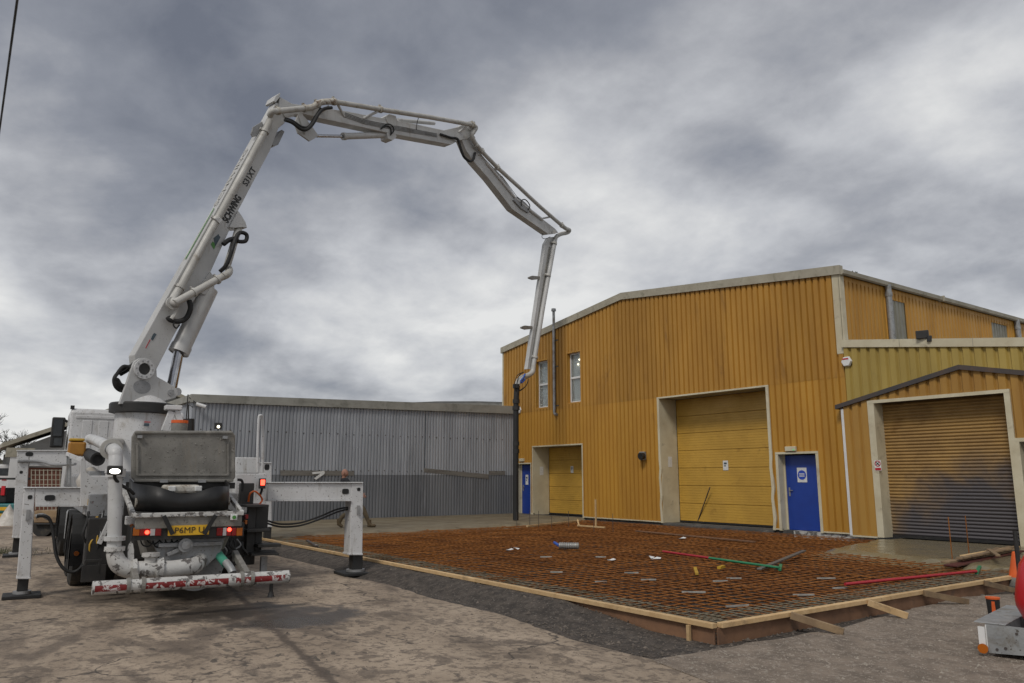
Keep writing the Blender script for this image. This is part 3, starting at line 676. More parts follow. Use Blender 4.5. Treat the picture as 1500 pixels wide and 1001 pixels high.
def sectional(op, rec, n, zb):
    a, b, _, zt = op; rd = MB().mm(a, b, FYW + rec + .06, FYW + rec + .09, zb, zt).build('sectional_door', 'sectional_door', wh)
    h = (zt - zb) / n
    for i in range(n):
        z0 = zb + h * i + .006; z1 = zb + h * (i + 1) - .006; mb = MB(); k = 7; yf = FYW + rec
        for j in range(k):                                       # shallow horizontal ribs pressed into the panel
            u0 = z0 + (z1 - z0) * j / k; u1 = z0 + (z1 - z0) * (j + 1) / k; e = (u1 - u0)
            zs = [u0, u0 + e * .86, u0 + e * .93, u1]; ys = [yf, yf, yf + .006, yf + .006 if j < k - 1 else yf]
            for q in range(3): mb.add([(a + .02, ys[q], zs[q]), (b - .02, ys[q], zs[q]), (b - .02, ys[q + 1], zs[q + 1]), (a + .02, ys[q + 1], zs[q + 1])], [(0, 1, 2, 3)])
        mb.add([(a + .02, yf, z0), (b - .02, yf, z0), (b - .02, yf + .055, z0), (a + .02, yf + .055, z0), (a + .02, yf, z1), (b - .02, yf, z1), (b - .02, yf + .055, z1), (a + .02, yf + .055, z1)], [(0, 1, 2, 3), (4, 5, 6, 7), (0, 3, 7, 4), (1, 2, 6, 5)])
        mb.build('panel', 'sectional_door', rd)
    MB().mm(a, b, FYW + rec - .01, FYW + rec + .05, zb - .05, zb - .002).build('bottom_seal', 'black_rubber', rd)
    return rd
sectional(G1, .75, 5, .26); md = sectional(M1, .75, 7, .26)
def note(px, py, w_, h_, yy, parent=wh, name='paper_notice'):
    p = gy(px, py, yy); mb = MB().mm(p.x - w_ / 2, p.x + w_ / 2, yy - .006, yy - .001, p.z - h_ / 2, p.z + h_ / 2); o = mb.build(name, 'paper', parent); mk = MB()
    mk.mm(p.x - w_ * .3, p.x + w_ * .25, yy - .010, yy - .007, p.z + h_ * .12, p.z + h_ * .3)
    mk.mm(p.x - w_ * .25, p.x + w_ * .1, yy - .010, yy - .007, p.z - h_ * .1, p.z + h_ * .02); mk.build('print', 'print_slate', o); return o
note(1063, 682, .2, .3, FYW + .745); note(838, 688, .16, .26, FYW + .745)
# notices on the reveals
for x, z in ((M1[0], 2.0), (G1[0], 1.75)): MB().mm(x + .001, x + .006, FYW + .28, FYW + .46, z, z + .34).build('paper_notice', 'paper', wh)
def pdoor(op, rec, zb, notice):
    a, b, _, zt = op; d = MB().mm(a + .05, b - .04, FYW + rec, FYW + rec + .05, zb, zt - .03).build('blue_door', 'blue_door', wh, bevel=.004)
    MB().mm(a, a + .045, FYW + rec - .02, FYW + rec + .06, zb, zt).build('frame', 'cream_trim', d); MB().mm(b - .035, b, FYW + rec - .02, FYW + rec + .06, zb, zt).build('frame', 'cream_trim', d)
    hm = MB().mm(a + .11, a + .16, FYW + rec - .012, FYW + rec - .001, zb + .92, zb + 1.16); hm.bar((a + .135, FYW + rec - .035, zb + 1.08), (a + .26, FYW + rec - .035, zb + 1.08), .02, .02); hm.cyl((a + .135, FYW + rec - .04, zb + 1.08), (a + .135, FYW + rec, zb + 1.08), .012, n=8)
    hm.build('handle', 'steel', d)
    return d
pdoor(D1, .16, .2, 0); d2 = pdoor(D2, .2, .22, 1)
note(772, 703, .18, .4, FYW + .158)
p = gy(1175, 696, FYW + .2); yy = FYW + .2
sg = MB().mm(p.x - .15, p.x + .15, yy - .008, yy - .002, p.z - .2, p.z + .2).build('safety_sign', 'paper', wh)
MB().cyl((p.x, yy - .0135, p.z), (p.x, yy - .009, p.z), .13, n=28).build('blue_disc', 'print_blue', sg)
mk = MB()
for dz in (.035, 0, -.035): mk.mm(p.x - .085, p.x + .085, yy - .017, yy - .014, p.z + dz - .009, p.z + dz + .009)
mk.build('print', 'paper', sg)
# windows
def window(op):
    a, b, z0, z1 = op; y = FYW + .12
    wn = MB().mm(a - .05, b + .05, FYW - .05, FYW + .14, z0 - .06, z0).build('window', 'ochre_sheet', wh)
    for q in (MB().mm(a - .05, a, FYW - .05, FYW + .14, z0, z1 + .05), MB().mm(b, b + .05, FYW - .05, FYW + .14, z0, z1 + .05), MB().mm(a, b, FYW - .05, FYW + .14, z1, z1 + .05)): q.build('surround', 'ochre_sheet', wn)
    t = .055; zm = z0 + (z1 - z0) * .50
    fr = MB().mm(a, a + t, y - .03, y + .03, z0, z1).mm(b - t, b, y - .03, y + .03, z0, z1).mm(a + t, b - t, y - .03, y + .03, z0, z0 + t).mm(a + t, b - t, y - .03, y + .03, z1 - t, z1).mm(a + t, b - t, y - .035, y + .03, zm - .04, zm + .04)
    fr.build('frame', 'white_upvc', wn, bevel=.006)
    for c0, c1 in ((z0 + t, zm - .04), (zm + .04, z1 - t)): MB().mm(a + t, b - t, y - .004, y + .004, c0, c1).build('pane', 'window_glass', wn)
    MB().mm(a, b, y + .05, y + .06, z0, z1).build('sky_glare_board', 'sky_glare_board', wn)  # pale board added behind the glass to look like reflected sky
    MB().mm(a, b, y + .5, y + .52, z0, z1).build('room_wall', 'grey_render', wn)
    return wn
w1 = window(W1); w2 = window(W2)
for px, py in ((847, 534), (849, 527)):
    p = gy(px, py, FYW + .145); MB().lathe((p.x, p.y, p.z), [(.0, -.035), (.03, -.02), (.035, 0), (.02, .03), (.0, .035)], 10).build('ceiling_lamp', 'small_glow', w2)
# flue pipe
p0, p1 = gy(811, 456, FYW - .12), gy(812, 603, FYW - .12)
fl = MB().cyl((p1.x, FYW - .12, p1.z), (p0.x, FYW - .12, p0.z), .055, n=14); fl = fl.build('flue_pipe', 'galvanised', wh, smooth=True)
MB().cyl((p0.x, FYW - .12, p0.z + .001), (p0.x, FYW - .12, p0.z + .10), .10, .09, n=14).build('cowl', 'galvanised', fl)
MB().tube([(p1.x, FYW - .12, p1.z + .02), (p1.x + .01, FYW - .12, p1.z - .07), (p1.x + .08, FYW - .13, p1.z - .12), (p1.x + .17, FYW - .14, p1.z - .12)], .055, 12).build('elbow', 'galvanised', fl, smooth=True)
for z in (7.0, 5.95, 4.4): MB().mm(p1.x - .08, p1.x + .2, FYW - .075, FYW - .03, z, z + .05).build('bracket', 'dark_brown', fl)
# small wall fittings
p = gy(943, 668, FYW - .05); vb = MB().mm(p.x - .13, p.x + .10, FYW - .14, FYW - .03, p.z - .14, p.z + .14).build('wall_vent', 'galvanised', wh, bevel=.01); MB().cyl((p.x + .08, FYW - .15, p.z), (p.x + .08, FYW - .30, p.z - .02), .11, .12, n=12).build('spout', 'black_metal', vb)
p = gy(1159, 658, FYW - .06); lb = MB().mm(p.x - .17, p.x + .17, FYW - .12, FYW - .04, p.z - .06, p.z + .07).build('exit_lamp', 'cream_trim', wh, bevel=.012); MB().mm(p.x + .09, p.x + .13, FYW - .125, FYW - .1202, p.z - .04, p.z - .015).build('indicator', 'green_glow', lb)
p = gy(765, 674, FYW - .06); MB().mm(p.x - .16, p.x + .16, FYW - .12, FYW - .04, p.z - .06, p.z + .06).build('exit_lamp', 'cream_trim', wh, bevel=.012)
def hexbox(p, r, parent, nm='alarm_box'):
    mb = MB().cyl((p.x, p.y, p.z), (p.x, p.y - .07, p.z), r, r * .86, n=6); return mb.build(nm, 'white_upvc', parent, bevel=.01)
hexbox(gy(761, 601, FYW - .04), .17, wh)
# corner, barge and roof
MB().mm(X0 - .06, X0 + .02, FYW - .06, FYW + .3, .25, ZE - .02).build('corner_trim', 'cream_trim', wh)
MB().box((X1 - .08, FYW - .052, 6.06), (.20, .03, 2.3)).mm(X1 + .008, X1 + .06, FYW - .067, FYW + .12, 4.91, 7.2).build('corner_trim', 'cream_trim', wh)
def barge(xa, za, xb, zb_):
    f = V((xb - xa, 0, zb_ - za)); MB().prism([(xa, FYW - .12, za - .12), (xb, FYW - .12, zb_ - .12), (xb, FYW - .12, zb_ + .13), (xa, FYW - .12, za + .13)], (0, .16, 0)).build('barge_board', 'barge_trim', wh)
barge(X0 - .12, ZE + .03, XR, ZR + .06); barge(XR + .002, ZR + .06, X1 + .1, rooftop(X1) + .10)
for xa, xb in ((X0 - .1, XR), (XR, X1 + .12)):
    za, zb_ = rooftop(xa) + .06, rooftop(xb) + .06
    MB().prism([(xa, FYW + .05, za), (xb, FYW + .05, zb_), (xb, FYW + .05, zb_ + .06), (xa, FYW + .05, za + .06)], (0, 34, 0)).build('roof', 'roof_grey', wh)
# side wall above the annexe, seen in raking view
OS = V((X1, FYW, 0)); UY = V((0, 1, 0)); NXp = V((1, 0, 0)); ZS = rooftop(X1)
P1 = (2.33, 3.28, 5.2, 6.72); P2 = (8.95, 10.15, 5.2, 6.82)
cladding(wh, 'ochre_sheet', 'ochre_sheet', OS, UY, NXp, .12, 30., 4.4, lambda u: ZS - .02, [P1, P2], .2, .05, 1.0)
for q in (P1, P2):
    cladding(wh, 'rooflight', 'rooflight', OS, UY, NXp, q[0], q[1], q[2], lambda u, q=q: q[3], [], .2, .03, 2., name='translucent_sheet')
MB().mm(X1 - .02, X1 + .045, FYW + .12, FYW + 30, ZS - .16, ZS - .02).build('eaves_trim', 'ochre_upper', wh)
gt = MB(); 
pr_ = [(.0, .0), (.02, -.07), (.08, -.10), (.14, -.07), (.16, .03), (.14, .03), (.0, .03)]
gt.prism([(X1 + .05 + a, FYW - .10, ZS + .06 + b) for a, b in pr_], (0, 32, 0)); gt = gt.build('gutter', 'barge_trim', wh)
for y in (24.4, 33.): MB().box((X1 + .13, y, ZS + .04), (.2, .06, .17)).build('joint', 'barge_trim', gt)
for y in (21.25, 29.75): 
    dp = MB().cyl((X1 + .14, y, ZS + .02), (X1 + .14, y, 4.6), .085, n=14).build('downpipe', 'galvanised', wh, smooth=True); MB().ring((X1 + .14, y, ZS - .2), (X1 + .14, y, ZS - .32), .085, .1, 14).build('collar', 'galvanised', dp)
for y, k in ((19.55, .16), (24.0, .07), (25.2, .06)):
    mb = MB()
    for _ in range(26):
        a = random.random() * 6.3; L = random.uniform(.05, k * 1.2); mb.bar((X1 + .1 + random.uniform(-.05, .05), y + random.uniform(-k, k), ZS + .06), (X1 + .1 + .3 * L * math.cos(a), y + random.uniform(-k, k) * 1.2, ZS + .07 + L * .4), .02, .02)
    o = mb.build('gutter_moss', 'moss'); tag(o, 'tuft of dark moss growing in the warehouse gutter', 'moss', 'moss tufts in the gutter')
# the walls the camera cannot see close the shell
MB().mm(X0, X0 + .06, FYW + .3, FYW + 33, 0, ZE).build('far_wall', 'ochre_sheet', wh); MB().mm(X0, X1, FYW + 33, FYW + 33.1, 0, ZE).build('rear_wall', 'ochre_sheet', wh)
MB().mm(X1 - .3, X1 - .24, FYW + .3, FYW + 33, 0, 4.5).build('inner_wall', 'grey_render', wh)
MB().mm(X0 + .1, X1 - .3, FYW + .3, FYW + 33, .1, .15).build('inner_floor', 'grey_render', wh)
# ================================================================== ANNEXE with the roller shutter
AY = 18.95
an = thing('annexe', 'low mustard annexe with roller shutter beneath a shallow brown gable', 'building', (-7, AY, 0))
atop = lambda x: 5.06 - (x + 11.2) * .133
OA = V((0, AY, 0))
cladding(an, 'mustard_sheet', 'mustard_sheet', OA, UX, NY, -11.22, 1., 3.2, atop, [(-10.6, -7.2, 0, 3.62)], .25, .055, 1.0, crown=.56)
MB().prism([(-11.25, AY - .09, atop(-11.25)), (1, AY - .09, atop(1)), (1, AY - .09, atop(1) + .2), (-11.25, AY - .09, atop(-11.25) + .2)], (0, .12, 0)).build('parapet_trim', 'cream_trim', an)
for x in (-9.7, -8.0, -6.5): MB().mm(x - .006, x + .006, AY - .095, AY - .0905, atop(x), atop(x) + .2).build('trim_joint', 'barge_trim', an)
MB().prism([(-11.2, AY + .06, atop(-11.2) + .1), (1, AY + .06, atop(1) + .1), (1, AY + .06, atop(1) + .14), (-11.2, AY + .06, atop(-11.2) + .14)], (0, 24, 0)).build('roof', 'roof_grey', an)
PY = 18.78
pfun = lambda x: (3.44 + (x + 11.36) * (4.12 - 3.44) / 3.08) if x < -8.28 else (4.12 - (x + 8.28) * .215)
RO = (-10.42, -7.42, 0, 3.5); RD = (-7.25, -6.2, 0, 2.42)
cladding(an, 'tan_sheet', 'tan_sheet', V((0, PY, 0)), UX, NY, -11.27, -4.6, .22, pfun, [RO, RD], .25, .055, 1.0, crown=.58)
MB().mm(-11.32, -11.25, PY - .06, AY, .2, 3.42).build('corner_trim', 'white_upvc', an)
for xa, xb in ((-11.45, -8.28), (-8.278, -4.6)):
    MB().prism([(xa, PY - .11, pfun(xa)), (xb, PY - .11, pfun(xb)), (xb, PY - .11, pfun(xb) + .11), (xa, PY - .11, pfun(xa) + .11)], (0, .34, 0)).build('canopy_trim', 'dark_brown', an)
for x0_, x1_, z1_ in ((RO[0] - .17, RO[0], 3.5), (RO[1], RO[1] + .12, 3.5)):
    MB().mm(x0_, x1_, PY - .06, PY - .002, .2, z1_).build('jamb_trim', 'cream_trim', an)
MB().mm(RO[0], RO[0] - .03, PY - .001, PY + .36, .2, 3.5).build('reveal', 'cream_trim', an); MB().mm(RO[1], RO[1] + .03, PY - .001, PY + .36, .2, 3.5).build('reveal', 'cream_trim', an)
MB().mm(RO[0] - .17, RO[1] + .12, PY - .065, PY - .003, 3.5, 3.58).build('head_trim', 'cream_trim', an)
MB().mm(RO[0] + .002, RO[1] - .002, PY + .003, PY + .6, 3.502, 3.55).build('soffit', 'dark_brown', an)
MB().mm(RO[1] + .12, RO[1] + .20, PY - .06, PY + .2, .2, 2.42).mm(RO[1] + .12, -6.2, PY - .062, PY + .0, 2.42, 2.5).build('side_door_trim', 'cream_trim', an)
MB().mm(-7.22, -6.2, PY + .25, PY + .3, .2, 2.42).build('doorway_dark', 'dark_brown', an)  # dark board stands in for the shade inside the open doorway
MB().mm(-11.25, RO[0] - .17, PY - .065, PY + .05, .18, .217).build('drip_trim', 'cream_trim', an)
rs = MB().mm(RO[0], RO[1], PY + .40, PY + .42, .2, 3.5).build('roller_shutter', 'roller_slat', an)
n_sl = 40; sh = 3.24 / n_sl; sl0 = None
for i in range(n_sl):
    if sl0 is None:
        mb = MB(); k = 6; prf = [(-.0, 0.)] + [(-.022 * math.sin(math.pi * j / k), sh * .86 * j / k) for j in range(1, k)] + [(0., sh * .88), (.006, sh * .92), (0., sh)]
        for (y0, z0), (y1, z1) in zip(prf[:-1], prf[1:]): mb.add([(RO[0], PY + .36 + y0, .26 + z0), (RO[1], PY + .36 + y0, .26 + z0), (RO[1], PY + .36 + y1, .26 + z1), (RO[0], PY + .36 + y1, .26 + z1)], [(0, 1, 2, 3)])
        sl0 = mb.build('slat', 'roller_slat', rs, smooth=True, fix=False); o = sl0
    else:
        o = sl0.copy(); COL.objects.link(o); o.parent = rs; o.location = (0, 0, sh * i)
MB().mm(RO[0], RO[1], PY + .33, PY + .39, .2, .262).build('bottom_bar', 'black_metal', rs)
hb = hexbox(gy(1241, 530, AY - .05), .155, an)
mk = MB(); p = gy(1241, 530, AY - .05)
mk.mm(p.x - .09, p.x + .08, p.y - .076, p.y - .071, p.z + .05, p.z + .085); mk.build('print', 'print_red', hb)
# prohibition sign on the jamb
p = gy(1286, 682, PY - .062); sg = MB().mm(p.x - .085, p.x + .085, p.y - .004, p.y, p.z - .13, p.z + .13).build('prohibition_sign', 'paper', an)
MB().ring((p.x, p.y - .008, p.z + .045), (p.x, p.y - .005, p.z + .045), .055, .075, 24).build('red_ring', 'print_red', sg); MB().bar((p.x - .045, p.y - .011, p.z + .09), (p.x + .045, p.y - .011, p.z), .003, .016).bar((p.x - .04, p.y - .0085, p.z + .01), (p.x + .04, p.y - .0085, p.z + .08), .003, .014).build('slash', 'print_black', sg)
MB().mm(p.x - .075, p.x + .075, p.y - .008, p.y - .005, p.z - .12, p.z - .06).build('red_caption', 'print_red', sg)
# floodlight on the parapet
p = gy(1353, 492, AY - .1); fl = tag(MB().box(p + V((-.03, 0, .03)), (.28, .1, .2), (V((.95, .3, 0)).normalized(), V((-.3, .95, 0)).normalized(), ZZ)).build('floodlight', 'black_metal', bevel=.012), 'small black floodlight on the annexe parapet', 'floodlight')
MB().cyl(p + V((.03, .05, -.05)), p + V((.03, .06, -.25)), .03, n=8).cyl(p + V((.12, .02, -.16)), p + V((.12, .02, -.02)), .06, n=10).build('bracket', 'black_metal', fl)
# ================================================================== GREY SHED
SX = -26.3
sh_ = thing('grey_shed', 'long low shed of dark grey corrugated sheets with pale fascia', 'shed', (SX, 12, 0))
ztop = lambda u: 4.12 + (u - 6.1) * .018
OSH = V((SX, 0, 0)); NXn = V((1, 0, 0))
cladding(sh_, 'shed_lower', 'shed_sheet', OSH, UY, NXn, 6.12, 18.98, .05, ztop, [], .125, .032, .98, seam=1.8, crown=.5)
cladding(sh_, 'shed_sheet', 'shed_sheet', V((SX - 20, 6.14, 0)), UX, V((0, -1, 0)), 0, 20., .05, lambda u: 4.1, [], .105, .022, 2.0, crown=.5)
MB().prism([(SX - .02, 6.02, 4.06), (SX - .02, 19.0, 4.06 + .235), (SX - .02, 19.0, 4.06 + .56), (SX - .02, 6.02, 4.32)], (.14, 0, 0)).build('fascia', 'shed_fascia', sh_)
MB().prism([(SX - 20, 6.02, 4.1), (SX - .03, 6.02, 4.1), (SX - .03, 6.02, 4.32), (SX - 20, 6.02, 4.32)], (0, .1, 0)).build('fascia', 'shed_fascia', sh_)
MB().prism([(SX - .05, 6.1, 4.27), (SX - .05, 19, 4.5), (SX - 20, 19, 4.5), (SX - 20, 6.1, 4.27)], (0, 0, .05)).build('roof', 'roof_grey', sh_)
m = MB()
for i in range(int(12.6 / .32)):
    for z in (3.2, 1.9):
        m.box((SX + .032, 6.4 + i * .315, z + .012 * math.sin(i)), (.02, .035, .035))
m.build('fixing_screws', 'dark_brown', sh_)
for y in (8.3, 14.72): MB().mm(SX + .03, SX + .037, y - .008, y + .008, 1.9 if y > 10 else 2.2, 4.1).build('lap_strip', 'print_slate', sh_)
MB().prism([gx(411, 689, SX + .04), gx(519, 690, SX + .04), gx(519, 697, SX + .04), gx(411, 697, SX + .04)], (-.03, 0, 0)).build('repair_board', 'old_board', sh_)
MB().prism([gx(621, 686, SX + .04), gx(716, 695, SX + .04), gx(716, 702, SX + .04), gx(621, 692, SX + .04)], (-.03, 0, 0)).build('repair_board', 'old_board', sh_)
MB().prism([gx(717, 690, SX + .04), gx(740, 690, SX + .04), gx(740, 696, SX + .04), gx(717, 696, SX + .04)], (-.03, 0, 0)).build('repair_board', 'old_board', sh_)
tp7 = MB().prism([gx(457, 692, SX + .06), gx(475, 690, SX + .06), gx(476, 693, SX + .06), gx(458, 695, SX + .06)], (-.005, 0, 0)).prism([gx(472, 692, SX + .07), gx(476, 694, SX + .07), gx(463, 703, SX + .07), gx(460, 701, SX + .07)], (-.005, 0, 0))
tp7.build('white_strip', 'paper', sh_)
p = gx(293, 594, SX + .2); MB().cyl(p + V((0, -.12, .04)), p + V((.1, .16, -.05)), .06, n=10).build('camera_housing', 'white_upvc', sh_); MB().bar(p + V((0, -.1, .05)), (SX, p.y - .3, p.z + .25), .03, .03).bar((SX + .02, p.y - .35, p.z - .6), (SX + .02, p.y - .35, p.z + .35), .03, .03).build('camera_bracket', 'black_metal', sh_)
# roof of the next shed behind
bk = thing('rear_shed', 'dark low curved shed roof behind the grey shed', 'shed', (-50, 26, 0))
pts = [gx(x, y, -50) for x, y in ((560, 597), (600, 592.5), (640, 590.8), (700, 590.6), (752, 592))]
MB().prism([p for p in pts] + [V((-50, pts[-1].y, 0)), V((-50, pts[0].y, 0))], (-12, 0, 0)).build('wall', 'shed_fascia', bk)
MB().prism([p + ZZ * .003 for p in pts] + [p + ZZ * .14 for p in pts[::-1]], (-12, 0, 0)).build('roof', 'roof_grey', bk)
# ================================================================== CONCRETE PUMP TRUCK
YW = math.radians(4); TO = V((-11, 2.62, 0))
TF = V((-math.cos(YW), math.sin(YW), 0)); TR = V((math.sin(YW), math.cos(YW), 0))
def T(s, l, z=0.): return TO + TF * s + TR * l + ZZ * z
def tp(px, py, s): return gp(px, py, T(s, 0), TF)
def sl_(p): q = p - TO; return q.dot(TF), q.dot(TR), p.z
TA = (TF, TR, ZZ)
tk = thing('concrete_pump_truck', 'white concrete pump truck with long folding boom and outriggers lowered', 'pump truck', TO, math.pi - YW)
def tb(mb, s0, s1, l0, l1, z0, z1): return mb.box(T((s0 + s1) / 2, (l0 + l1) / 2, (z0 + z1) / 2), (abs(s1 - s0), abs(l1 - l0), abs(z1 - z0)), TA)
def tpx(mb, x0, y0, x1, y1, s0, s1):
    a, b = sl_(tp(x0, y0, s0)), sl_(tp(x1, y1, s0)); return tb(mb, s0, s1, a[1], b[1], a[2], b[2])
# chassis and running gear
ch = tb(tb(MB(), .7, 11., -.46, -.36, .72, .98), .7, 11., .36, .46, .72, .98)
for s in (1.2, 3.4, 5.6, 7.8, 10.2): tb(ch, s, s + .12, -.355, .355, .75, .95)
chs = ch.build('chassis', 'black_metal', tk)
wheel0 = None
def wheel(s, l, side):
    c = T(s, l, .5); ax = TR * side; w_ = MB(); n = 36
    prof = [(-.15, .30), (-.15, .44), (-.12, .49), (-.05, .505), (.05, .505), (.12, .49), (.15, .44), (.15, .30)]
    vs = []
    for a, r in prof:
        for i in range(n):
            q = r + (.012 if (i % 2 and r > .48) else 0); t_ = 2 * math.pi * i / n
            vs.append(c + ax * a + (TF * math.cos(t_) + ZZ * math.sin(t_)) * q)
    fs = [(k * n + i, k * n + (i + 1) % n, (k + 1) * n + (i + 1) % n, (k + 1) * n + i) for k in range(len(prof) - 1) for i in range(n)]
    ty = w_.add(vs, fs).build('wheel', 'tyre', tk, smooth=True)
    MB().cyl(c - ax * .1, c + ax * .06, .31, .28, n=24).cyl(c + ax * .06, c + ax * .13, .13, .11, n=16).build('rim', 'grey_paint', ty)
for s in (3.0, 4.36):
    for l, sd_ in ((-1.07, -1), (-.74, -1), (.74, 1), (1.07, 1)): wheel(s, l, sd_)
    MB().cyl(T(s, -.95, .5), T(s, .95, .5), .09, n=12).build('axle', 'black_metal', tk)
for s in (8.45, 9.85):
    for l, sd_ in ((-1.07, -1), (1.07, 1)): wheel(s, l, sd_)
    MB().cyl(T(s, -.95, .5), T(s, .95, .5), .08, n=12).build('axle', 'black_metal', tk)
def mudguard(s, l):
    mb = MB(); pts = []
    for i in range(15):
        a = math.radians(-14 + 208 * i / 14); pts.append(T(s + .60 * math.cos(a), 0, .5 + .60 * math.sin(a)))
    for a, b in zip(pts[:-1], pts[1:]):
        f = (b - a).normalized(); up = TR.cross(f); mb.box((a + b) / 2 + TR * l, ((b - a).length * 1.03, .62 if abs(l) < 1.0 else .36, .02), (f, TR, up))
    return mb.build('mudguard', 'black_rubber', tk)
for s in (3.0, 4.36): mudguard(s, -.93); mudguard(s, .93)
mudguard(8.45, -1.07); mudguard(8.45, 1.07); mudguard(9.85, -1.07); mudguard(9.85, 1.07)
p = tp(112, 811, 2.35); MB().cyl(p - TF * .02, p + TF * .05, .035, n=12).build('side_marker', 'amber_lens', tk, smooth=True)
# cab
cb = MB()
prof = [(9.05, .95), (11.15, .95), (11.25, 1.6), (11.22, 1.95), (10.98, 2.95), (10.8, 3.18), (9.12, 3.22), (9.05, 3.12)]
cb.prism([T(s, -1.2, z) for s, z in prof], TR * 2.4); cab = cb.build('cab', 'white_paint', tk, bevel=.04)
rb = MB()
for l in (-.95, -.62, -.3, .05, .4, .75): tb(rb, 9.035, 9.062, l, l + .2, 1.6, 2.95)
tb(rb, 9.03, 9.062, -1.1, 1.1, 2.99, 3.06); rb.build('pressed_ribs', 'white_paint', cab, bevel=.012)
tb(MB(), 9.35, 10.35, -1.204, -1.2005, 2.0, 2.85).build('side_window', 'dark_glass', cab); tb(MB(), 9.35, 10.35, 1.2005, 1.204, 2.0, 2.85).build('side_window', 'dark_glass', cab)
MB().prism([T(11.226, -1.05, 1.99), T(11.226, 1.05, 1.99), T(10.99, 1.0, 2.92), T(10.99, -1.0, 2.92)], TF * .012).build('windscreen', 'dark_glass', cab)
tb(MB(), 9.08, 9.2, -1.22, -1.14, 3.2, 3.28).build('roof_lamp', 'black_metal', cab)
# mirror on its arm
mr = tpx(MB(), 77, 611, 92, 656, 10.6, 10.78).build('mirror', 'black_metal', tk, bevel=.03)
q0, q1 = tp(90, 613, 10.7), T(10.7, -1.2, 3.0); MB().bar(q0, q1, .05, .06).build('mirror_arm', 'black_metal', mr)
tpx(MB(), 79.5, 614, 90, 639, 10.585, 10.599).build('mirror_glass', 'dark_glass', mr); tpx(MB(), 79.5, 642, 90, 653, 10.585, 10.599).build('mirror_glass', 'dark_glass', mr)
# body between cab and hopper
tb(MB(), 1.5, 6.8, -1.12, 1.12, 1.10, 1.42).build('deck', 'grey_paint', tk, bevel=.015)
tb(MB(), 2.4, 6.6, -1.16, -.55, 1.43, 1.72).build('water_tank', 'grey_paint', tk, bevel=.05)
tb(MB(), 2.2, 6.4, .45, 1.16, 1.43, 1.95).build('tool_box', 'white_paint', tk, bevel=.03)
tb(MB(), 1.2, 6.4, -.3, .3, 1.43, 1.75).build('cylinder_box', 'grey_paint', tk, bevel=.03)
tb(MB(), 4.9, 6.4, -1.2, -.5, .45, 1.05).build('fuel_tank', 'grey_paint', tk, bevel=.06); tb(MB(), 4.9, 6.6, .5, 1.2, .45, 1.05).build('side_locker', 'black_metal', tk, bevel=.03)
tpx(MB(), 130, 690, 196, 716, 2.0, 2.38).build('locker', 'grey_paint', tk, bevel=.02)
MB().cyl(tp(143, 673, 1.95), tp(128, 665, 4.2), .10, n=18).ring(tp(143.2, 673.1, 1.92), tp(143, 673, 1.95), .07, .1, 18).build('suction_hose', 'black_rubber', tk, smooth=True)
jc = tpx(MB(), 101, 647, 125, 668, 3.6, 3.95).build('water_canister', 'amber_tub', tk, bevel=.03); tpx(MB(), 102, 642, 124, 646.5, 3.6, 3.95).build('lid', 'yellow_plastic', jc, bevel=.015)
fl_ = MB(); c = T(5.4, .62, 0); zq = tp(262, 622, 5.4).z
cc = tp(263, 622, 5.0); fl_.cyl(cc - ZZ * .22, cc + ZZ * .02, .15, n=18); fo = fl_.build('filter_canister', 'hopper_grey', tk, smooth=True); MB().cyl(cc + ZZ * .022, cc + ZZ * .08, .155, n=18).build('lid', 'orange_plastic', fo)
# A-frame rest beside the turret
ar = MB().bar(tp(241, 632, 5.6), tp(252, 603, 5.6), .14, .10, TF).bar(tp(268, 632, 5.6), tp(259, 603, 5.6), .12, .10, TF); tpx(ar, 243, 593, 267, 601, 5.5, 5.75); ar.build('boom_rest', 'white_paint', tk, bevel=.015)
gd = MB(); gp_ = [tp(x, y, 6.2) for x, y in ((276, 630), (276, 593), (283, 597))]; gd.tube(gp_, .015, 6); gd.build('guard_rail', 'black_metal', tk)
MB().cyl(tp(275, 632, 6.1), tp(275, 614, 6.1), .13, n=14).build('oil_cooler', 'black_metal', tk)
# turret
ts = 7.6; TC = T(ts, .12)
def tz(py, px=204): return gp(px, py, TC, V((RR.y, -RR.x, 0)).normalized() if False else Fh).z
z_r0, z_r1 = tz(606), tz(592)
MB().lathe(TC, [(.54, .95), (.54, z_r0)], 40).build('pedestal', 'white_paint', tk, smooth=True)
tur = MB().lathe(TC, [(.56, z_r0 - .02), (.665, z_r0 + .003), (.67, z_r1 - .03), (.645, z_r1)], 48).build('slew_ring', 'black_metal', tk, smooth=True)
MB().lathe(TC, [(.52, z_r1 + .002), (.24, z_r1 + .26), (.22, z_r1 + .27)], 40).build('turret_cone', 'white_paint', tur, smooth=True)
p = tp(216, 617, ts - .6); tb(MB(), ts - .605, ts - .58, sl_(p)[1] - .06, sl_(p)[1] + .06, p.z - .03, p.z - .01).build('decal', 'print_red', tk); tb(MB(), ts - .605, ts - .58, sl_(p)[1] - .06, sl_(p)[1] + .04, p.z - .11, p.z - .05).build('decal', 'print_slate', tk)
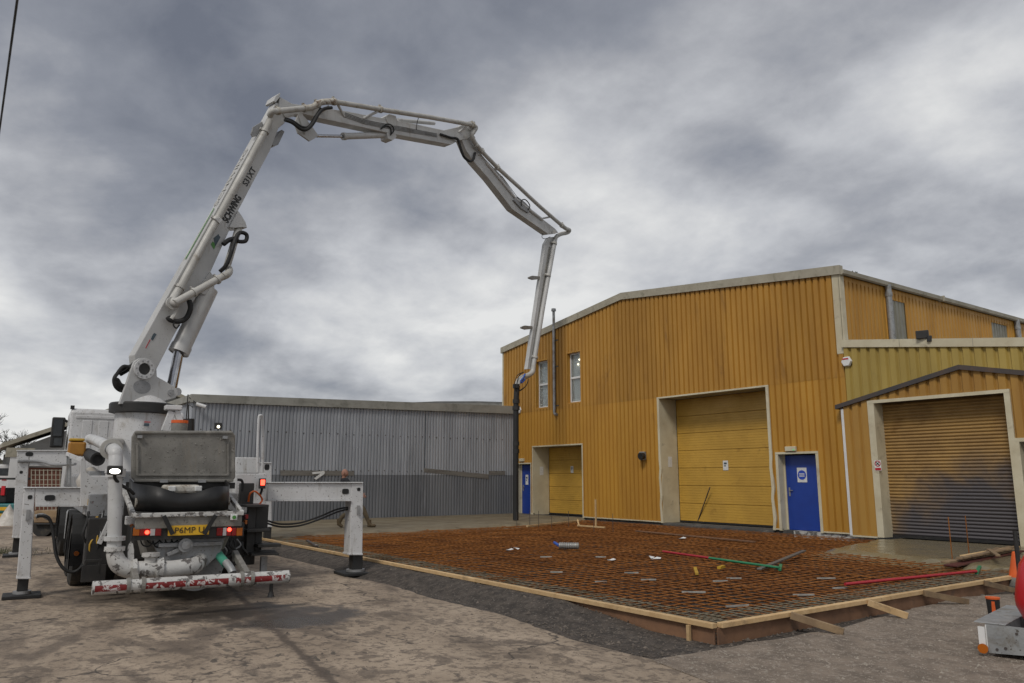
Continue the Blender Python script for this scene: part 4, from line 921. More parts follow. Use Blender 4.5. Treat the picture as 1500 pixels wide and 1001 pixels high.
# boom plane
TIP = gz(755.5, 763, .2); BD = TIP - TC; BD.z = 0; BD.normalize(); BN = BD.cross(ZZ).normalized()
if BN.dot(CC - TC) < 0: BN = -BN
def B(px, py, w_=0.): return gp(px, py, TC + BN * w_, BN)
def plate(outl, w0, w1, mat, name, parent, bevel=.01):
    """side plate / box arm: outline seen on the face at offset w0, running back to w1"""
    o = [B(x, y, w0) for x, y in outl]; return MB().prism(o, BN * (w1 - w0)).build(name, mat, parent, bevel=bevel)
def pipe(pts, r, w_, mat, name, parent, k=5, n=12):
    ws = w_ if isinstance(w_, (list, tuple)) else [w_] * len(pts)
    P = [B(x, y, q) for (x, y), q in zip(pts, ws)]; P = smooth_pts(P, k) if k > 1 else P
    return MB().tube(P, r, n).build(name, mat, parent, smooth=True)
def clamp(a, b, w_, r, parent, wd=.07, mat='pipe_paint'):
    """flange clamp on a pipe at pixel a, axis towards pixel b"""
    p, q = B(*a, w_), B(*b, w_); d = (q - p).normalized(); mb = MB().ring(p - d * wd / 2, p + d * wd / 2, r * .98, r * 1.32, 18)
    f, x, y = frame(d); mb.box(p + y * r * 1.35, (wd * .8, .05, .07), (f, x, y)); return mb.build('pipe_clamp', mat, parent)
tpl = [(175, 592), (184, 566), (192, 542), (197, 530), (204, 525), (214, 524.5), (223, 529), (229, 536), (230, 552), (241, 558), (254, 566), (260, 572), (261, 578), (257, 583), (250, 585), (240, 588), (236, 592)]
for w0, w1 in ((.34, .26), (-.26, -.34)):
    pl = plate(tpl, w0, w1, 'boom_paint', 'turret_plate', tk, .008)
    if w0 > 0: near_plate = pl
c = B(210.5, 541, .34); MB().ring(c, c + BN * .05, .13, .22, 28).build('pivot_flange', 'white_paint', near_plate); MB().cyl(c + BN * .004, c + BN * .012, .13, n=24).build('pivot_bore', 'black_metal', near_plate)
m = MB()
for i in range(10):
    a = i * .628; m.cyl(c + BN * .05 + BD * (.175 * math.cos(a)) + ZZ * (.175 * math.sin(a)), c + BN * .068 + BD * (.175 * math.cos(a)) + ZZ * (.175 * math.sin(a)), .017, n=6)
m.build('flange_bolts', 'steel', near_plate)
c = B(208, 567, .34); mb = MB(); mb.add([c + BN * .004 + BD * (.19 * math.cos(i * .3142)) + ZZ * (.15 * math.sin(i * .3142)) for i in range(20)], [tuple(range(20))]); mb.build('lightening_hole', 'grey_paint', near_plate)
c = B(250, 575.5, .34); MB().cyl(c, c + BN * .03, .07, n=20).cyl(c + BN * .03, c + BN * .045, .03, n=12).build('cylinder_pin', 'steel', near_plate)
tb(MB(), ts - .2, ts + .2, -.2, .2, z_r1 + .3, z_r1 + .8).build('turret_core', 'grey_paint', tk)
# hoses coiled behind the turret
for k in range(5):
    pipe([(197 - k, 532 + 2 * k), (184 - k, 541 - k), (172 - 1.2 * k, 547 + 2 * k), (166.5 + 1.5 * k, 556), (169 + 2 * k, 567 - k), (178 + k, 573 - 2 * k), (188, 568 - k), (192, 556)], .034, -.15 + .1 * k, 'black_rubber', 'hydraulic_hose', tk, 5, 8)
pipe([(207, 512), (200, 525), (190, 540), (176, 549)], .04, .0, 'black_rubber', 'hydraulic_hose', tk, 5, 8)
# --- arm 1
a1 = plate([(208, 553), (199, 536), (197, 520), (258, 411), (320, 301.5), (365, 220), (392, 172), (404, 150), (413, 154), (417.5, 180), (408, 188), (396, 220), (372, 265), (349, 309), (308, 400), (254, 493), (231, 538), (224, 553)], .15, -.15, 'boom_paint', 'boom_arm', tk, .015)
plate([(401, 148), (404, 141), (411, 136), (409.5, 143), (404, 150)], .2, -.2, 'boom_paint', 'end_plate', a1, .004)
plate([(349, 309), (354, 316), (360, 326), (362, 334), (355, 333), (343, 334), (336, 333)], .22, -.22, 'boom_paint', 'bracket', a1, .008)
plate([(308, 398), (315, 408), (314, 424), (306, 432), (298, 432), (290, 425)], .20, -.20, 'boom_paint', 'cylinder_bracket', a1, .008)
plate([(413, 190), (417, 193), (408, 212), (401, 214), (396, 210)], .1, -.2, 'grey_paint', 'stop_block', a1)
plate([(368, 196), (371, 186), (384, 178), (386, 183), (376, 199), (370, 201)], .15, .1, 'grey_paint', 'stop_block', a1)
# main cylinder
ca, cb_ = B(306, 424, 0), B(262, 516, 0); cr = B(250, 575.5, 0); d = (cb_ - ca).normalized()
cy = MB().cyl(ca, cb_, .215, n=28).build('lift_cylinder', 'boom_paint', tk, smooth=True); MB().ring(cb_ - d * .16, cb_ + d * .02, .21, .235, 28).build('gland', 'boom_paint', cy, smooth=True); MB().cyl(cb_, cr, .115, n=24).build('rod', 'chrome', cy, smooth=True)
MB().cyl(cr - BN * .33, cr + BN * .33, .09, n=16).build('rod_eye', 'steel', cy)
# lettering and stripes on arm 1
u1 = (B(365, 220, .15) - B(260, 407, .15)).normalized(); u2 = BN.cross(u1)
L0 = B(334, 328, .155); L1 = B(353.5, 294, .155)
text('lettering', 'SCHWING', 'print_black', a1, L0, u1, u2, (L1 - L0).dot(u1) * 1.08, .185, bold=.035)
L0 = B(362, 274, .155); L1 = B(375.5, 249.5, .155); text('lettering', 'S31XT', 'print_black', a1, L0, u1, u2, (L1 - L0).dot(u1), .155, bold=.015)
plate([(313, 349), (320, 343), (323, 348), (315, 362)], .157, .151, 'print_slate', 'logo_block', a1, 0); plate([(309, 358), (311.5, 354), (317, 358), (313.5, 366)], .157, .151, 'print_green', 'logo_block', a1, 0)
plate([(224, 490), (226.5, 488), (229.5, 490), (224, 499), (221, 497)], .157, .151, 'print_slate', 'decal', a1, 0); plate([(219.5, 497.5), (220.6, 498), (214, 510.5), (213, 510)], .157, .151, 'print_red', 'decal', a1, 0)
# green stripe on the back of the arm
pa_, pb_ = B(318, 304, .15), B(276, 379, .15); nb = -u2 if u2.dot(-BD) < 0 else u2; nb = (u2 if u2.z > 0 else -u2)
MB().prism([pa_ + nb * .012 - BN * .10, pb_ + nb * .012 - BN * .10, pb_ + nb * .012 - BN * .14, pa_ + nb * .012 - BN * .14], nb * .004).build('green_stripe', 'print_green', a1)
L0 = B(320, 300, .15) + nb * .012; fl2 = u1.cross(BN).dot(nb) > 0; text('back_lettering', 'SCHWING', 'pipe_paint', a1, L0 - BN * (.24 if fl2 else .08), u1, BN if fl2 else -BN, 1.9, .16, .003)
# delivery line on arm 1
W1_ = .25
pl1 = pipe([(262, 425), (302, 351), (345, 273), (389, 191), (395, 176)], .085, W1_, 'pipe_paint', 'delivery_pipe', tk, 3, 14)
for a, b in (((264, 421), (302, 351)), ((317, 322.5), (345, 273)), ((388, 193), (395, 176))): clamp(a, b, W1_, .085, pl1)
plate([(314, 320), (322, 318), (327, 323), (322, 328)], .36, .2, 'boom_paint', 'pipe_bracket', pl1)
pipe([(263, 423), (258, 431), (254, 438), (255, 444), (262, 444)], .09, [W1_, W1_, W1_ + .06, W1_ + .16, W1_ + .22], 'pipe_paint', 'elbow', pl1, 4, 14)
px_ = pipe([(256, 444), (295, 422.5), (326, 405.5)], .085, W1_ + .24, 'pipe_paint', 'cross_pipe', tk, 2, 14)
for a, b in (((284, 428.5), (295, 422)), ((318, 410), (326, 405))): clamp(a, b, W1_ + .24, .085, px_, .05)
c = B(257, 443.5, W1_ + .24); d = (B(295, 422, W1_ + .24) - c).normalized(); MB().ring(c - BN * .16, c - BN * .10, .08, .15, 20).build('swivel_flange', 'pipe_paint', px_)
pipe([(326, 405.5), (333, 402), (336, 396), (332, 391)], .09, [W1_ + .24, W1_ + .2, W1_ + .1, W1_], 'pipe_paint', 'elbow', px_, 4, 14)
pipe([(332, 392), (340, 366), (347, 342), (350, 334), (347, 327)], .085, [W1_, .25, .15, .05, 0], 'pipe_paint', 'riser_pipe', px_, 3, 14)
pipe([(322, 398), (331, 389), (338, 372), (345, 350), (352, 341), (361, 344), (360, 353), (350, 354), (345, 349)], .05, [.3, .42, .42, .35, .3, .3, .3, .32, .34], 'black_rubber', 'hydraulic_hose', px_, 5, 9)
pipe([(327, 358), (335, 352), (344, 350)], .06, .28, 'black_rubber', 'hydraulic_hose', px_, 4, 9)
pipe([(277, 440), (279, 452), (273, 466), (262, 471), (250, 469), (246, 465)], .06, [.42, .44, .4, .36, .3, .26], 'black_rubber', 'hydraulic_hose', px_, 5, 9)
pipe([(262, 470), (254, 475), (258, 481), (263, 476)], .018, .36, 'black_rubber', 'hydraulic_hose', px_, 5, 7)
pipe([(259, 452), (256, 461), (251, 468)], .05, .33, 'pipe_paint', 'strut', px_, 3, 8)
# --- arm 2
a2 = plate([(410, 142), (428, 152), (455, 156), (507, 163), (548, 171), (600, 180), (650, 191), (672, 186), (686, 178), (696, 178), (698, 190), (686, 203), (672, 206), (661, 212), (579, 197), (468, 173), (440, 166), (418, 172), (408, 158)], .17, -.17, 'boom_paint', 'boom_arm', tk, .012)
plate([(432, 180), (437, 195), (454, 207), (459, 204), (467, 199), (459, 188), (447, 172), (438, 166)], .21, .15, 'boom_paint', 'linkage_plate', a2, .006); plate([(432, 180), (437, 195), (454, 207), (459, 204), (467, 199), (459, 188), (447, 172), (438, 166)], -.15, -.21, 'boom_paint', 'linkage_plate', a2, .006)
plate([(436, 166), (443, 166), (453, 190), (447, 197)], .25, .212, 'boom_paint', 'linkage_bar', a2, .006)
cy2 = MB().cyl(B(502, 200, .0), B(577, 197.5, .0), .095, n=20).build('fold_cylinder', 'boom_paint', tk, smooth=True)
MB().ring(B(502, 200), B(506, 200), .09, .11, 20).build('gland', 'boom_paint', cy2); MB().cyl(B(464, 199.5), B(503, 200), .045, n=14).build('rod', 'chrome', cy2, smooth=True)
plate([(566, 190), (574, 186), (580, 190), (581, 201), (575, 206), (568, 203)], .16, -.16, 'boom_paint', 'cylinder_bracket', cy2)
plate([(564, 171), (570, 167), (580, 170), (584, 185), (570, 184)], .2, -.2, 'boom_paint', 'top_bracket', a2)
MB().cyl(B(583, 176, -.1), B(636, 181, -.1), .06, n=14).build('fold_cylinder', 'boom_paint', a2, smooth=True)
pl2 = pipe([(395, 170), (399, 164), (407, 163), (432, 160.5), (450, 158.5)], .08, [W1_, .38, .38, .38, .36], 'pipe_paint', 'delivery_pipe', tk, 4, 14)
pipe([(447, 159), (458, 157), (466, 152), (474, 149.5), (488, 149)], .085, .36, 'crusty_pipe', 'elbow', pl2, 4, 14)
pipe([(486, 149), (500, 151), (560, 161), (630, 172), (690, 183)], .075, .36, 'pipe_paint', 'straight_pipe', pl2, 2, 14)
for a, b in (((407, 163), (432, 160.5)), ((446, 159), (450, 158.5)), ((465, 153), (474, 149.5)), ((489, 149.2), (500, 151)), ((557, 160.6), (570, 162.5)), ((692, 183.4), (700, 185))): clamp(a, b, .36, .08, pl2, .08, 'crusty_pipe')
for a, b in (((552, 164), (532, 174)), ((494, 152), (504, 171)), ((683, 186), (672, 194)), ((482, 156), (468, 166))): MB().cyl(B(*a, .33), B(*b, .16), .04, n=8).build('pipe_bracket', 'boom_paint', pl2)
pipe([(417, 176), (428, 180), (440, 189), (449, 190), (458, 182), (466, 168), (474, 160), (486, 158)], .045, .42, 'black_rubber', 'hydraulic_hose', pl2, 5, 10)
pipe([(418, 174), (428, 177), (442, 186), (452, 186), (460, 174), (470, 159)], .035, .36, 'black_rubber', 'hydraulic_hose', pl2, 5, 10)
m = MB()
for k in range(4): m.tube([B(505, 165 + k * 2.1, .185), B(535, 176 + k * 1.9, .185), B(580, 184.5 + k * 1.9, .185), B(640, 196 + k * 1.5, .185)], .012, 6)
m.build('hydraulic_lines', 'grey_paint', a2)
pipe([(560, 187), (567, 182), (574, 184), (577, 191), (572, 198)], .02, .2, 'black_rubber', 'hydraulic_hose', a2, 5, 7); pipe([(558, 189), (566, 185), (572, 188), (573, 196)], .02, .2, 'black_rubber', 'hydraulic_hose', a2, 5, 7)
pipe([(610, 190), (611, 180), (613, 173)], .012, .2, 'black_rubber', 'hydraulic_hose', a2, 5, 6)
# --- joint and arm 3
pipe([(692, 184), (697, 187), (694, 193), (691, 199), (696, 210), (706, 222)], .08, [.36, .36, .34, .3, .27, .25], 'pipe_paint', 'elbow', pl2, 5, 14)
a3 = plate([(676, 204), (682, 198), (690, 198), (697, 216), (711, 233), (736, 259), (757, 290), (782, 311), (813, 335), (818, 341), (803, 343), (751, 307), (716, 262), (694, 237), (683, 221)], .14, -.14, 'boom_paint', 'boom_arm', tk, .01)
pl3 = pipe([(704, 220), (729, 246), (760, 274), (791, 303), (826, 333)], .072, .25, 'pipe_paint', 'delivery_pipe', tk, 2, 14)
for a, b in (((692, 203), (696, 212)), ((697, 213.5), (703, 220)), ((706, 222), (712, 228)), ((729, 246), (735, 251)), ((823, 330.5), (830, 336))): clamp(a, b, .26, .074, pl3, .07)
for a, b in (((706, 224), (697, 228)), ((727, 247), (716, 249)), ((733, 256), (727, 263)), ((806, 318), (786, 322))): MB().cyl(B(*a, .22), B(*b, .10), .035, n=8).build('pipe_bracket', 'boom_paint', pl3)
MB().cyl(B(712, 238, .16), B(757, 293, .16), .05, n=12).build('fold_cylinder', 'white_paint', a3, smooth=True); MB().cyl(B(757, 293, .16), B(794, 322, .16), .06, n=12).build('fold_cylinder', 'boom_paint', a3, smooth=True)
plate([(752, 293), (758, 288), (770, 297), (778, 306), (774, 312), (764, 306)], .2, .12, 'grey_paint', 'valve_block', a3)
pipe([(764, 302), (764, 294), (770, 293), (776, 301), (774, 308)], .02, .24, 'black_rubber', 'hydraulic_hose', a3, 5, 7); pipe([(735, 258), (760, 292)], .01, .2, 'black_rubber', 'hydraulic_hose', a3, 1, 6)
pipe([(645, 197), (660, 202), (670, 204), (674, 215), (679, 229), (687, 236), (693, 234), (696, 224)], .045, [.22, .24, .26, .28, .28, .26, .22, .18], 'black_rubber', 'hydraulic_hose', a3, 5, 9)
pipe([(795, 342), (794, 348), (799, 350), (806, 347)], .012, .2, 'black_rubber', 'hydraulic_hose', a3, 5, 6)
MB().cyl(B(690, 188, -.3), B(690, 188, .3), .08, n=14).build('joint_pin', 'boom_paint', a3)
# --- arm 4, hose
pipe([(822, 330), (829, 335), (834, 337.5), (831, 341), (822, 343), (815, 347), (813, 353)], .08, [.25, .25, .2, .12, .05, .05, .05], 'pipe_paint', 'elbow', pl3, 4, 14)
a4 = plate([(799, 357), (804, 348), (812, 347), (808, 362), (777.5, 541), (772.5, 541)], -.02, -.18, 'boom_paint', 'boom_arm', tk, .01)
plate([(804.5, 362), (806.5, 362), (778, 537), (777, 537)], .0, -.018, 'hopper_grey', 'gap_shade_strip', a4, 0)  # dark strip put in for the shaded gap between arm and pipe
MB().cyl(B(812, 340, -.25), B(812, 340, .25), .08, n=14).build('joint_pin', 'boom_paint', a4)
pl4 = pipe([(813, 352), (807, 385), (795, 452), (781.5, 536)], .088, .06, 'boom_paint', 'delivery_pipe', tk, 2, 14)
for a, b in (((811.5, 357), (809, 372)), ((802.5, 404), (800, 420)), ((783.5, 524), (782, 533))): clamp(a, b, .06, .09, pl4, .08)
for x, y in ((783, 407), (772, 480)): plate([(x + 8, y - 2), (x - 3, y - 3), (x - 8, y - 1), (x - 8, y + 1), (x - 2, y + 3), (x + 8, y + 2)], -.05, -.12, 'hopper_grey', 'hose_hook', a4, .003)
pipe([(781.5, 536), (780, 545), (774, 550), (766, 553), (760, 558), (757.5, 567)], .095, .06, 'pipe_paint', 'elbow', pl4, 5, 14)
pipe([(769, 548), (767, 553), (763, 558), (764, 561), (769, 556)], .03, .16, 'blue_strap', 'strap', pl4, 4, 7)
for dx in (0, 3): pipe([(768, 545), (758 + dx, 550), (754 + dx, 562), (757 + dx, 573), (770, 566), (774, 556)], .014, .12, 'black_rubber', 'safety_rope', pl4, 5, 6)
hs = pipe([(757.5, 566), (756, 590), (755.8, 640), (755.5, 700), (755.5, 762)], .098, .06, 'black_rubber', 'end_hose', tk, 3, 16)
for y, r in ((566, .12), (588, .125), (598, .13), (650, .112), (661, .112)): c = B(756, y, .06); MB().ring(c - ZZ * .07, c + ZZ * .07, .095, r, 18).build('hose_coupling', 'black_metal', hs)
# --- rear outriggers
def foot(p, top, r, parent):
    """black jack leg, round plate"""
    MB().box(V((p.x, p.y, (top + .1) / 2)), (r * 2, r * 2, top - .1), TA).build('jack_leg', 'black_metal', parent, bevel=.008); MB().cyl((p.x, p.y, .062), (p.x, p.y, .1), r * 1.7, n=24).build('foot_plate', 'steel', parent)
def outrigger(topL, topR, botL, botR, s0, s1, yt, yb, ybeam, arm_in, holes, foot_px):
    """box beam + leg; pixels on the rear face s0"""
    leg = MB().prism([tp(topL, yt, s0), tp(topR, yt, s0), tp(botR, yb, s0), tp(botL, yb, s0)], TF * (s1 - s0)).build('outrigger_leg', 'white_paint', tk, bevel=.012)
    a, b = (topR, arm_in) if arm_in > topR else (arm_in, topL)
    bm_ = MB().prism([tp(a, yt, s0 + .004), tp(b, yt, s0 + .004), tp(b, ybeam, s0 + .004), tp(a, ybeam, s0 + .004)], TF * (s1 - s0 - .008)).build('outrigger_beam', 'white_paint', tk, bevel=.012)
    e0, e1 = (topL, arm_in) if arm_in > topR else (arm_in, topR)
    MB().prism([tp(e0 - 1, yt - 1.6, s0 - .03), tp(e1, yt - 1.6, s0 - .03), tp(e1, yt, s0 - .03), tp(e0 - 1, yt, s0 - .03)], TF * (s1 - s0 + .06)).build('top_flange', 'white_paint', bm_, bevel=.006)
    MB().prism([tp(a, ybeam, s0 - .03), tp(b, ybeam, s0 - .03), tp(b, ybeam + 1.6, s0 - .03), tp(a, ybeam + 1.6, s0 - .03)], TF * (s1 - s0 + .06)).build('bottom_flange', 'white_paint', bm_, bevel=.006)
    for hx, hy, hw, hh in holes:
        c = tp(hx, hy, s0 - .0005); k = 20; mb = MB()
        pts = []
        for i in range(k):
            t_ = 2 * math.pi * i / k; cx_ = math.copysign(abs(math.cos(t_)) ** .6, math.cos(t_)); sy_ = math.copysign(abs(math.sin(t_)) ** .6, math.sin(t_)); pts.append(c + TR * hw * cx_ + ZZ * hh * sy_)
        mb.prism(pts, -TF * .005); mb.build('hand_hole', 'print_black', bm_)
    f = tp(*foot_px, (s0 + s1) / 2); bt = tp((botL + botR) / 2, yb, (s0 + s1) / 2); f.x, f.y = bt.x + TR.x * 0, bt.y
    MB().prism([tp(botL - .6, yb - 2, s0 - .015), tp(botR + .6, yb - 2, s0 - .015), tp(botR + .6, yb + .5, s0 - .015), tp(botL - .6, yb + .5, s0 - .015)], TF * (s1 - s0 + .03)).build('collar', 'white_paint', leg, bevel=.004)
    foot(f, bt.z, (tp(botR, yb, s0) - tp(botL, yb, s0)).length * .40, leg); return leg, f
lgL, fL = outrigger(35, 51.5, 24, 44.5, 1.78, 2.05, 715.5, 848, 741, 122, [(44, 728.5, .028, .028), (73, 729.5, .065, .04)], (34, 870))
lgR, fR = outrigger(515, 532.5, 512, 531, 1.80, 2.10, 708, 813, 733, 392, [(525.5, 717, .03, .03), (506, 720, .06, .045)], (521, 838))
lgF, fF = outrigger(25, 43, 18, 36, 8.50, 8.80, 661, 788, 681, 100, [(43, 665.5, .07, .045), (31, 692, .03, .03)], (27, 812))
lgG, fG = outrigger(386, 398, 386, 398, 8.3, 8.55, 679, 772, 693, 330, [(391, 684.5, .06, .07)], (392, 790))
tb(MB(), 1.74, 2.14, -1.15, 1.15, 1.12, 1.56).build('cross_beam', 'white_paint', tk, bevel=.015)
tb(MB(), 8.2, 8.9, -1.15, 1.15, 1.5, 2.1).build('front_cross_beam', 'white_paint', tk, bevel=.015)
for lg, q in ((lgL, (41, 752)), (lgR, (525, 745))):
    c = tp(*q, 1.78); tb(MB(), 1.75, 1.779 if lg is lgL else 1.80, sl_(c)[1] - .02, sl_(c)[1] + .02, c.z - .1, c.z + .05).build('level_gauge', 'steel', lg)
pads = []
for f, s_, lb, sz in ((fL, 1.9, 'black square outrigger pad beneath the short left rear leg', .46), (fR, 1.95, 'black square outrigger pad on the yard edge beside the gravel', .58), (fF, 8.65, 'black outrigger pad beneath the front leg by the trailer', .5), (fG, 8.4, 'black outrigger pad beneath the front leg by the shed', .5)):
    o = MB().box((f.x, f.y, .036), (sz, sz, .046), TA).build('outrigger_pad', 'black_rubber', bevel=.008); tag(o, lb, 'outrigger pad', 'outrigger pads')
# body corner by the left beam, yellow isolator
tpx(MB(), 121, 697, 160, 742, 1.66, 1.77).build('corner_plate', 'white_paint', tk, bevel=.012)
MB().prism([tp(x, y, 1.62) for x, y in ((118, 742), (118, 673), (122, 668), (125, 674), (126, 692), (148, 712), (158, 722), (158, 742))], TF * .035).build('corner_gusset', 'white_paint', tk, bevel=.006)
sw = tpx(MB(), 129, 731, 138.5, 740.5, 1.53, 1.6).build('isolator_switch', 'yellow_plastic', tk, bevel=.008); c = tp(134, 736, 1.53); MB().cyl(c, c - TF * .03, .025, n=14).build('knob', 'red_lens', sw)
c = tp(145, 735, 1.6); MB().cyl(c, c - TF * .05, .022, n=12).build('bolt', 'grey_paint', tk)
for y0, x0_ in ((668, 99), (672, 103)): MB().bar(tp(x0_, 640 + (y0 - 640), 3.2), tp(x0_, 712, 3.2), .03, .03).build('cage_post', 'galvanised', tk)
MB().bar(tp(98, 665, 3.2), tp(120, 674, 2.0), .03, .05).build('cage_rail', 'white_paint', tk)
bg_ = MB().lathe(T(2.7, -1.05, 1.45), [(.0, 0), (.16, .02), (.2, .15), (.14, .3), (.04, .36), (.0, .37)], 12); bg_.build('rag_bag', 'polythene', tk, smooth=True)
pipe2 = lambda pts, r, mat, name, parent=tk, k=5, n=9: MB().tube(smooth_pts([tp(x, y, s) for x, y, s in pts], k), r, n).build(name, mat, parent, smooth=True)
pipe2([(54, 756, 1.7), (70, 758, 1.7), (77, 775, 1.7), (82, 812, 1.65), (93, 833, 1.6), (108, 838, 1.6), (121, 828, 1.6), (131, 800, 1.65), (139, 765, 1.7)], .022, 'black_rubber', 'hydraulic_hose')
pipe2([(52, 757, 1.72), (62, 755, 1.72), (72, 760, 1.72)], .03, 'grey_paint', 'hose_fitting'); pipe2([(26, 676, 8.45), (58, 676, 8.45), (80, 681, 8.0), (110, 680, 7.0)], .03, 'grey_paint', 'hydraulic_line')
for dx in (0, 4): pipe2([(517, 743 + dx * .4, 1.95), (495, 746 + dx, 1.95), (468, 757 + dx, 1.9), (440, 766 + dx, 1.9), (412, 768 + dx, 1.9), (392, 763 + dx, 1.9)], .015, 'black_rubber', 'hydraulic_hose')
# --- hopper, lid, splash apron
hp = MB(); hz0, hz1 = .62, tp(270, 756, -.45).z; hl, hr = sl_(tp(196, 756, -.45))[1], sl_(tp(355, 752, -.45))[1]
hp.add([T(-.42, hl + .03, hz1), T(-.42, hr - .03, hz1), T(.75, hr - .03, hz1 + .08), T(.75, hl + .03, hz1 + .08), T(-.2, -.5, hz0 + .1), T(-.2, .42, hz0 + .1), T(.6, .42, hz0), T(.6, -.5, hz0)], [(0, 1, 5, 4), (1, 2, 6, 5), (2, 3, 7, 6), (3, 0, 4, 7), (4, 5, 6, 7)])
hop = hp.build('hopper', 'hopper_grey', tk)
fr = MB().bar(T(-.47, hl - .01, hz1 + .02), T(-.47, hr + .01, hz1 + .02), .06, .055).bar(T(-.44, hl, hz1 + .02), T(.76, hl - .02, hz1 + .30), .05, .06).bar(T(-.44, hr, hz1 + .02), T(.76, hr, hz1 + .30), .05, .06); fr.build('rim_flange', 'chipped_white', hop, bevel=.008)
ap = MB(); K = 24; 
def apr(i): 
    t_ = i / K; l = hl + .03 + (hr - hl - .06) * t_; e = abs(2 * t_ - 1) ** 5; return T(-.40 + .75 * e * .9, l, 0), l, t_
vs = []
for i in range(K + 1):
    p, l, t_ = apr(i); sag = .045 * math.sin(t_ * 9.4 + .4) - .02 + .07 * abs(2 * t_ - 1) ** 6; vs += [p + ZZ * (hz1 + .05), p + ZZ * (hz1 + .34 + sag)]
e_l, e_r = T(.62, hl + .02, hz1 + .1), T(.62, hr - .02, hz1 + .1)
vs = [e_l, e_l + ZZ * .36] + vs + [e_r, e_r + ZZ * .36]
ap.add(vs, [(2 * i, 2 * i + 2, 2 * i + 3, 2 * i + 1) for i in range(len(vs) // 2 - 1)])
apo = ap.build('splash_apron', 'print_black', hop, smooth=True); sm_ = apo.modifiers.new('solid', 'SOLIDIFY'); sm_.thickness = .018
ag = MB().cyl(T(.1, hl + .06, hz1 + .16), T(.1, hr - .06, hz1 + .16), .06, n=14); ag.build('agitator', 'crusty_pipe', hop); 
c = tp(269, 716, .1); tb(MB(), .05, .25, sl_(c)[1] - .26, sl_(c)[1] + .2, c.z - .06, c.z + .05).build('agitator_hub', 'crusty_pipe', hop, bevel=.03)
for dx in (-.2, .13): tb(MB(), .02, .1, sl_(c)[1] + dx, sl_(c)[1] + dx + .09, c.z - .035, c.z + .035).build('grease_block', 'paper', hop, bevel=.01)
# raised lid
ld = MB().prism([tp(x, y, .62) for x, y in ((193, 640), (198, 631), (340, 631), (345, 638), (345, 700), (338, 707), (200, 707), (192, 700))], TF * .06); lid = ld.build('hopper_lid', 'hopper_grey', tk, bevel=.02)
fm = MB()
for a, b in (((201, 650), (201, 697)), ((201, 696), (334, 696)), ((334, 650), (334, 697))): fm.bar(tp(*a, .60), tp(*b, .60), .03, .02, TF)
fm.bar(tp(197, 634, .6), tp(341, 634, .6), .03, .02, TF).bar(tp(196, 704, .59), tp(342, 704, .59), .04, .03, TF); fm.build('stiffeners', 'hopper_grey', lid, bevel=.006)
tpx(MB(), 196, 707.5, 344, 716, .66, .74).build('lid_hinge', 'black_metal', lid)
tb(MB(), .78, .84, hl, hr, hz1 - .1, hz1 + .42).build('hopper_back', 'black_metal', hop)
# rear panel, lights, plate
tpx(MB(), 199, 757, 354, 771, -.47, -.40).build('rear_panel', 'hopper_grey', tk, bevel=.01)
lbx = tpx(MB(), 194, 771, 357, 786, -.44, -.32).build('light_bar', 'black_metal', tk)
def lens(x0, x1, mat): tpx(MB(), x0, 773.5, x1, 785, -.466, -.441).build('tail_lamp', mat, lbx, bevel=.006)
for x0_, x1_, mt in ((195.5, 204, 'amber_lens'), (205, 212, 'red_lens'), (220.5, 227, 'clear_lens'), (228, 236, 'red_lens'), (318, 326, 'red_lens'), (327, 331.5, 'clear_lens'), (340, 346, 'red_lens'), (347, 355, 'amber_lens')): lens(x0_, x1_, mt)
lens(213, 219.5, 'red_lens'); lens(332.5, 339, 'red_lens')
for x, y in ((215.5, 780), (336, 776)): c = tp(x, y, -.467); MB().cyl(c, c - TF * .01, .025, n=14).build('lit_bulb', 'red_glow', lbx)
np_ = tpx(MB(), 247, 770.5, 306, 783, -.49, -.475).build('number_plate', 'plate_yellow', tk)
a, b = tp(256, 781.5, -.492), tp(298.5, 781, -.492); text('plate_text', 'P6MP U', 'print_black', np_, a, TR, ZZ, (b - a).dot(TR), .072, .004, bold=-.004)
for a, b in (((240, 756), (253, 783)), ((316, 755), (299, 783))): MB().bar(tp(*a, -.53), tp(*b, -.52), .05, .02, TF).build('rubber_strap', 'black_rubber', tk)
gb_ = tpx(MB(), 338.5, 754, 347.5, 762, -.53, -.475).build('push_button', 'white_upvc', tk, bevel=.006); c = tp(343, 758, -.53); MB().cyl(c, c - TF * .015, .024, n=14).build('green_knob', 'print_green', gb_)
c = tp(193, 770, -.3); MB().cyl(c, c - TF * .03, .022, n=12).build('side_marker', 'amber_lens', tk); tpx(MB(), 185, 757, 199, 769, -.25, -.1).build('lamp_bracket', 'white_paint', tk, bevel=.01)
# pump housing, outlet elbow and riser
ph = MB().cyl(tp(288, 826, -.1), tp(288, 826, .6), .34, n=30); ph.build('outlet_housing', 'grey_paint', tk, smooth=True)
pln = MB().prism([tp(x, y, -.32) for x, y in ((220, 790), (330, 788), (322, 812), (300, 832), (262, 838), (236, 820))], TF * .12); pln.build('mounting_plate', 'grey_paint', tk, bevel=.01)
MB().bar(tp(232, 799, -.36), tp(325, 796, -.36), .05, .07, TF).bar(tp(245, 813, -.36), tp(270, 802, -.36), .05, .06, TF).build('brace', 'grey_paint', tk, bevel=.008)
c = tp(272, 799, -.44); MB().cyl(c, c + TF * .2, .085, n=22).cyl(c - TF * .02, c, .05, n=14).build('shaft_end', 'grey_paint', tk, smooth=True)
pump = pipe2([(290, 812, -.15), (291, 822, -.3), (285, 829, -.42), (272, 831, -.48), (250, 834, -.5), (225, 834, -.5), (205, 835, -.5), (188, 834, -.5), (174, 826, -.5), (168, 812, -.5), (168, 802, -.5)], [.105] * 40 + [.105 - .0025 * q for q in range(11)], 'chipped_white', 'outlet_elbow', tk, 5, 18)
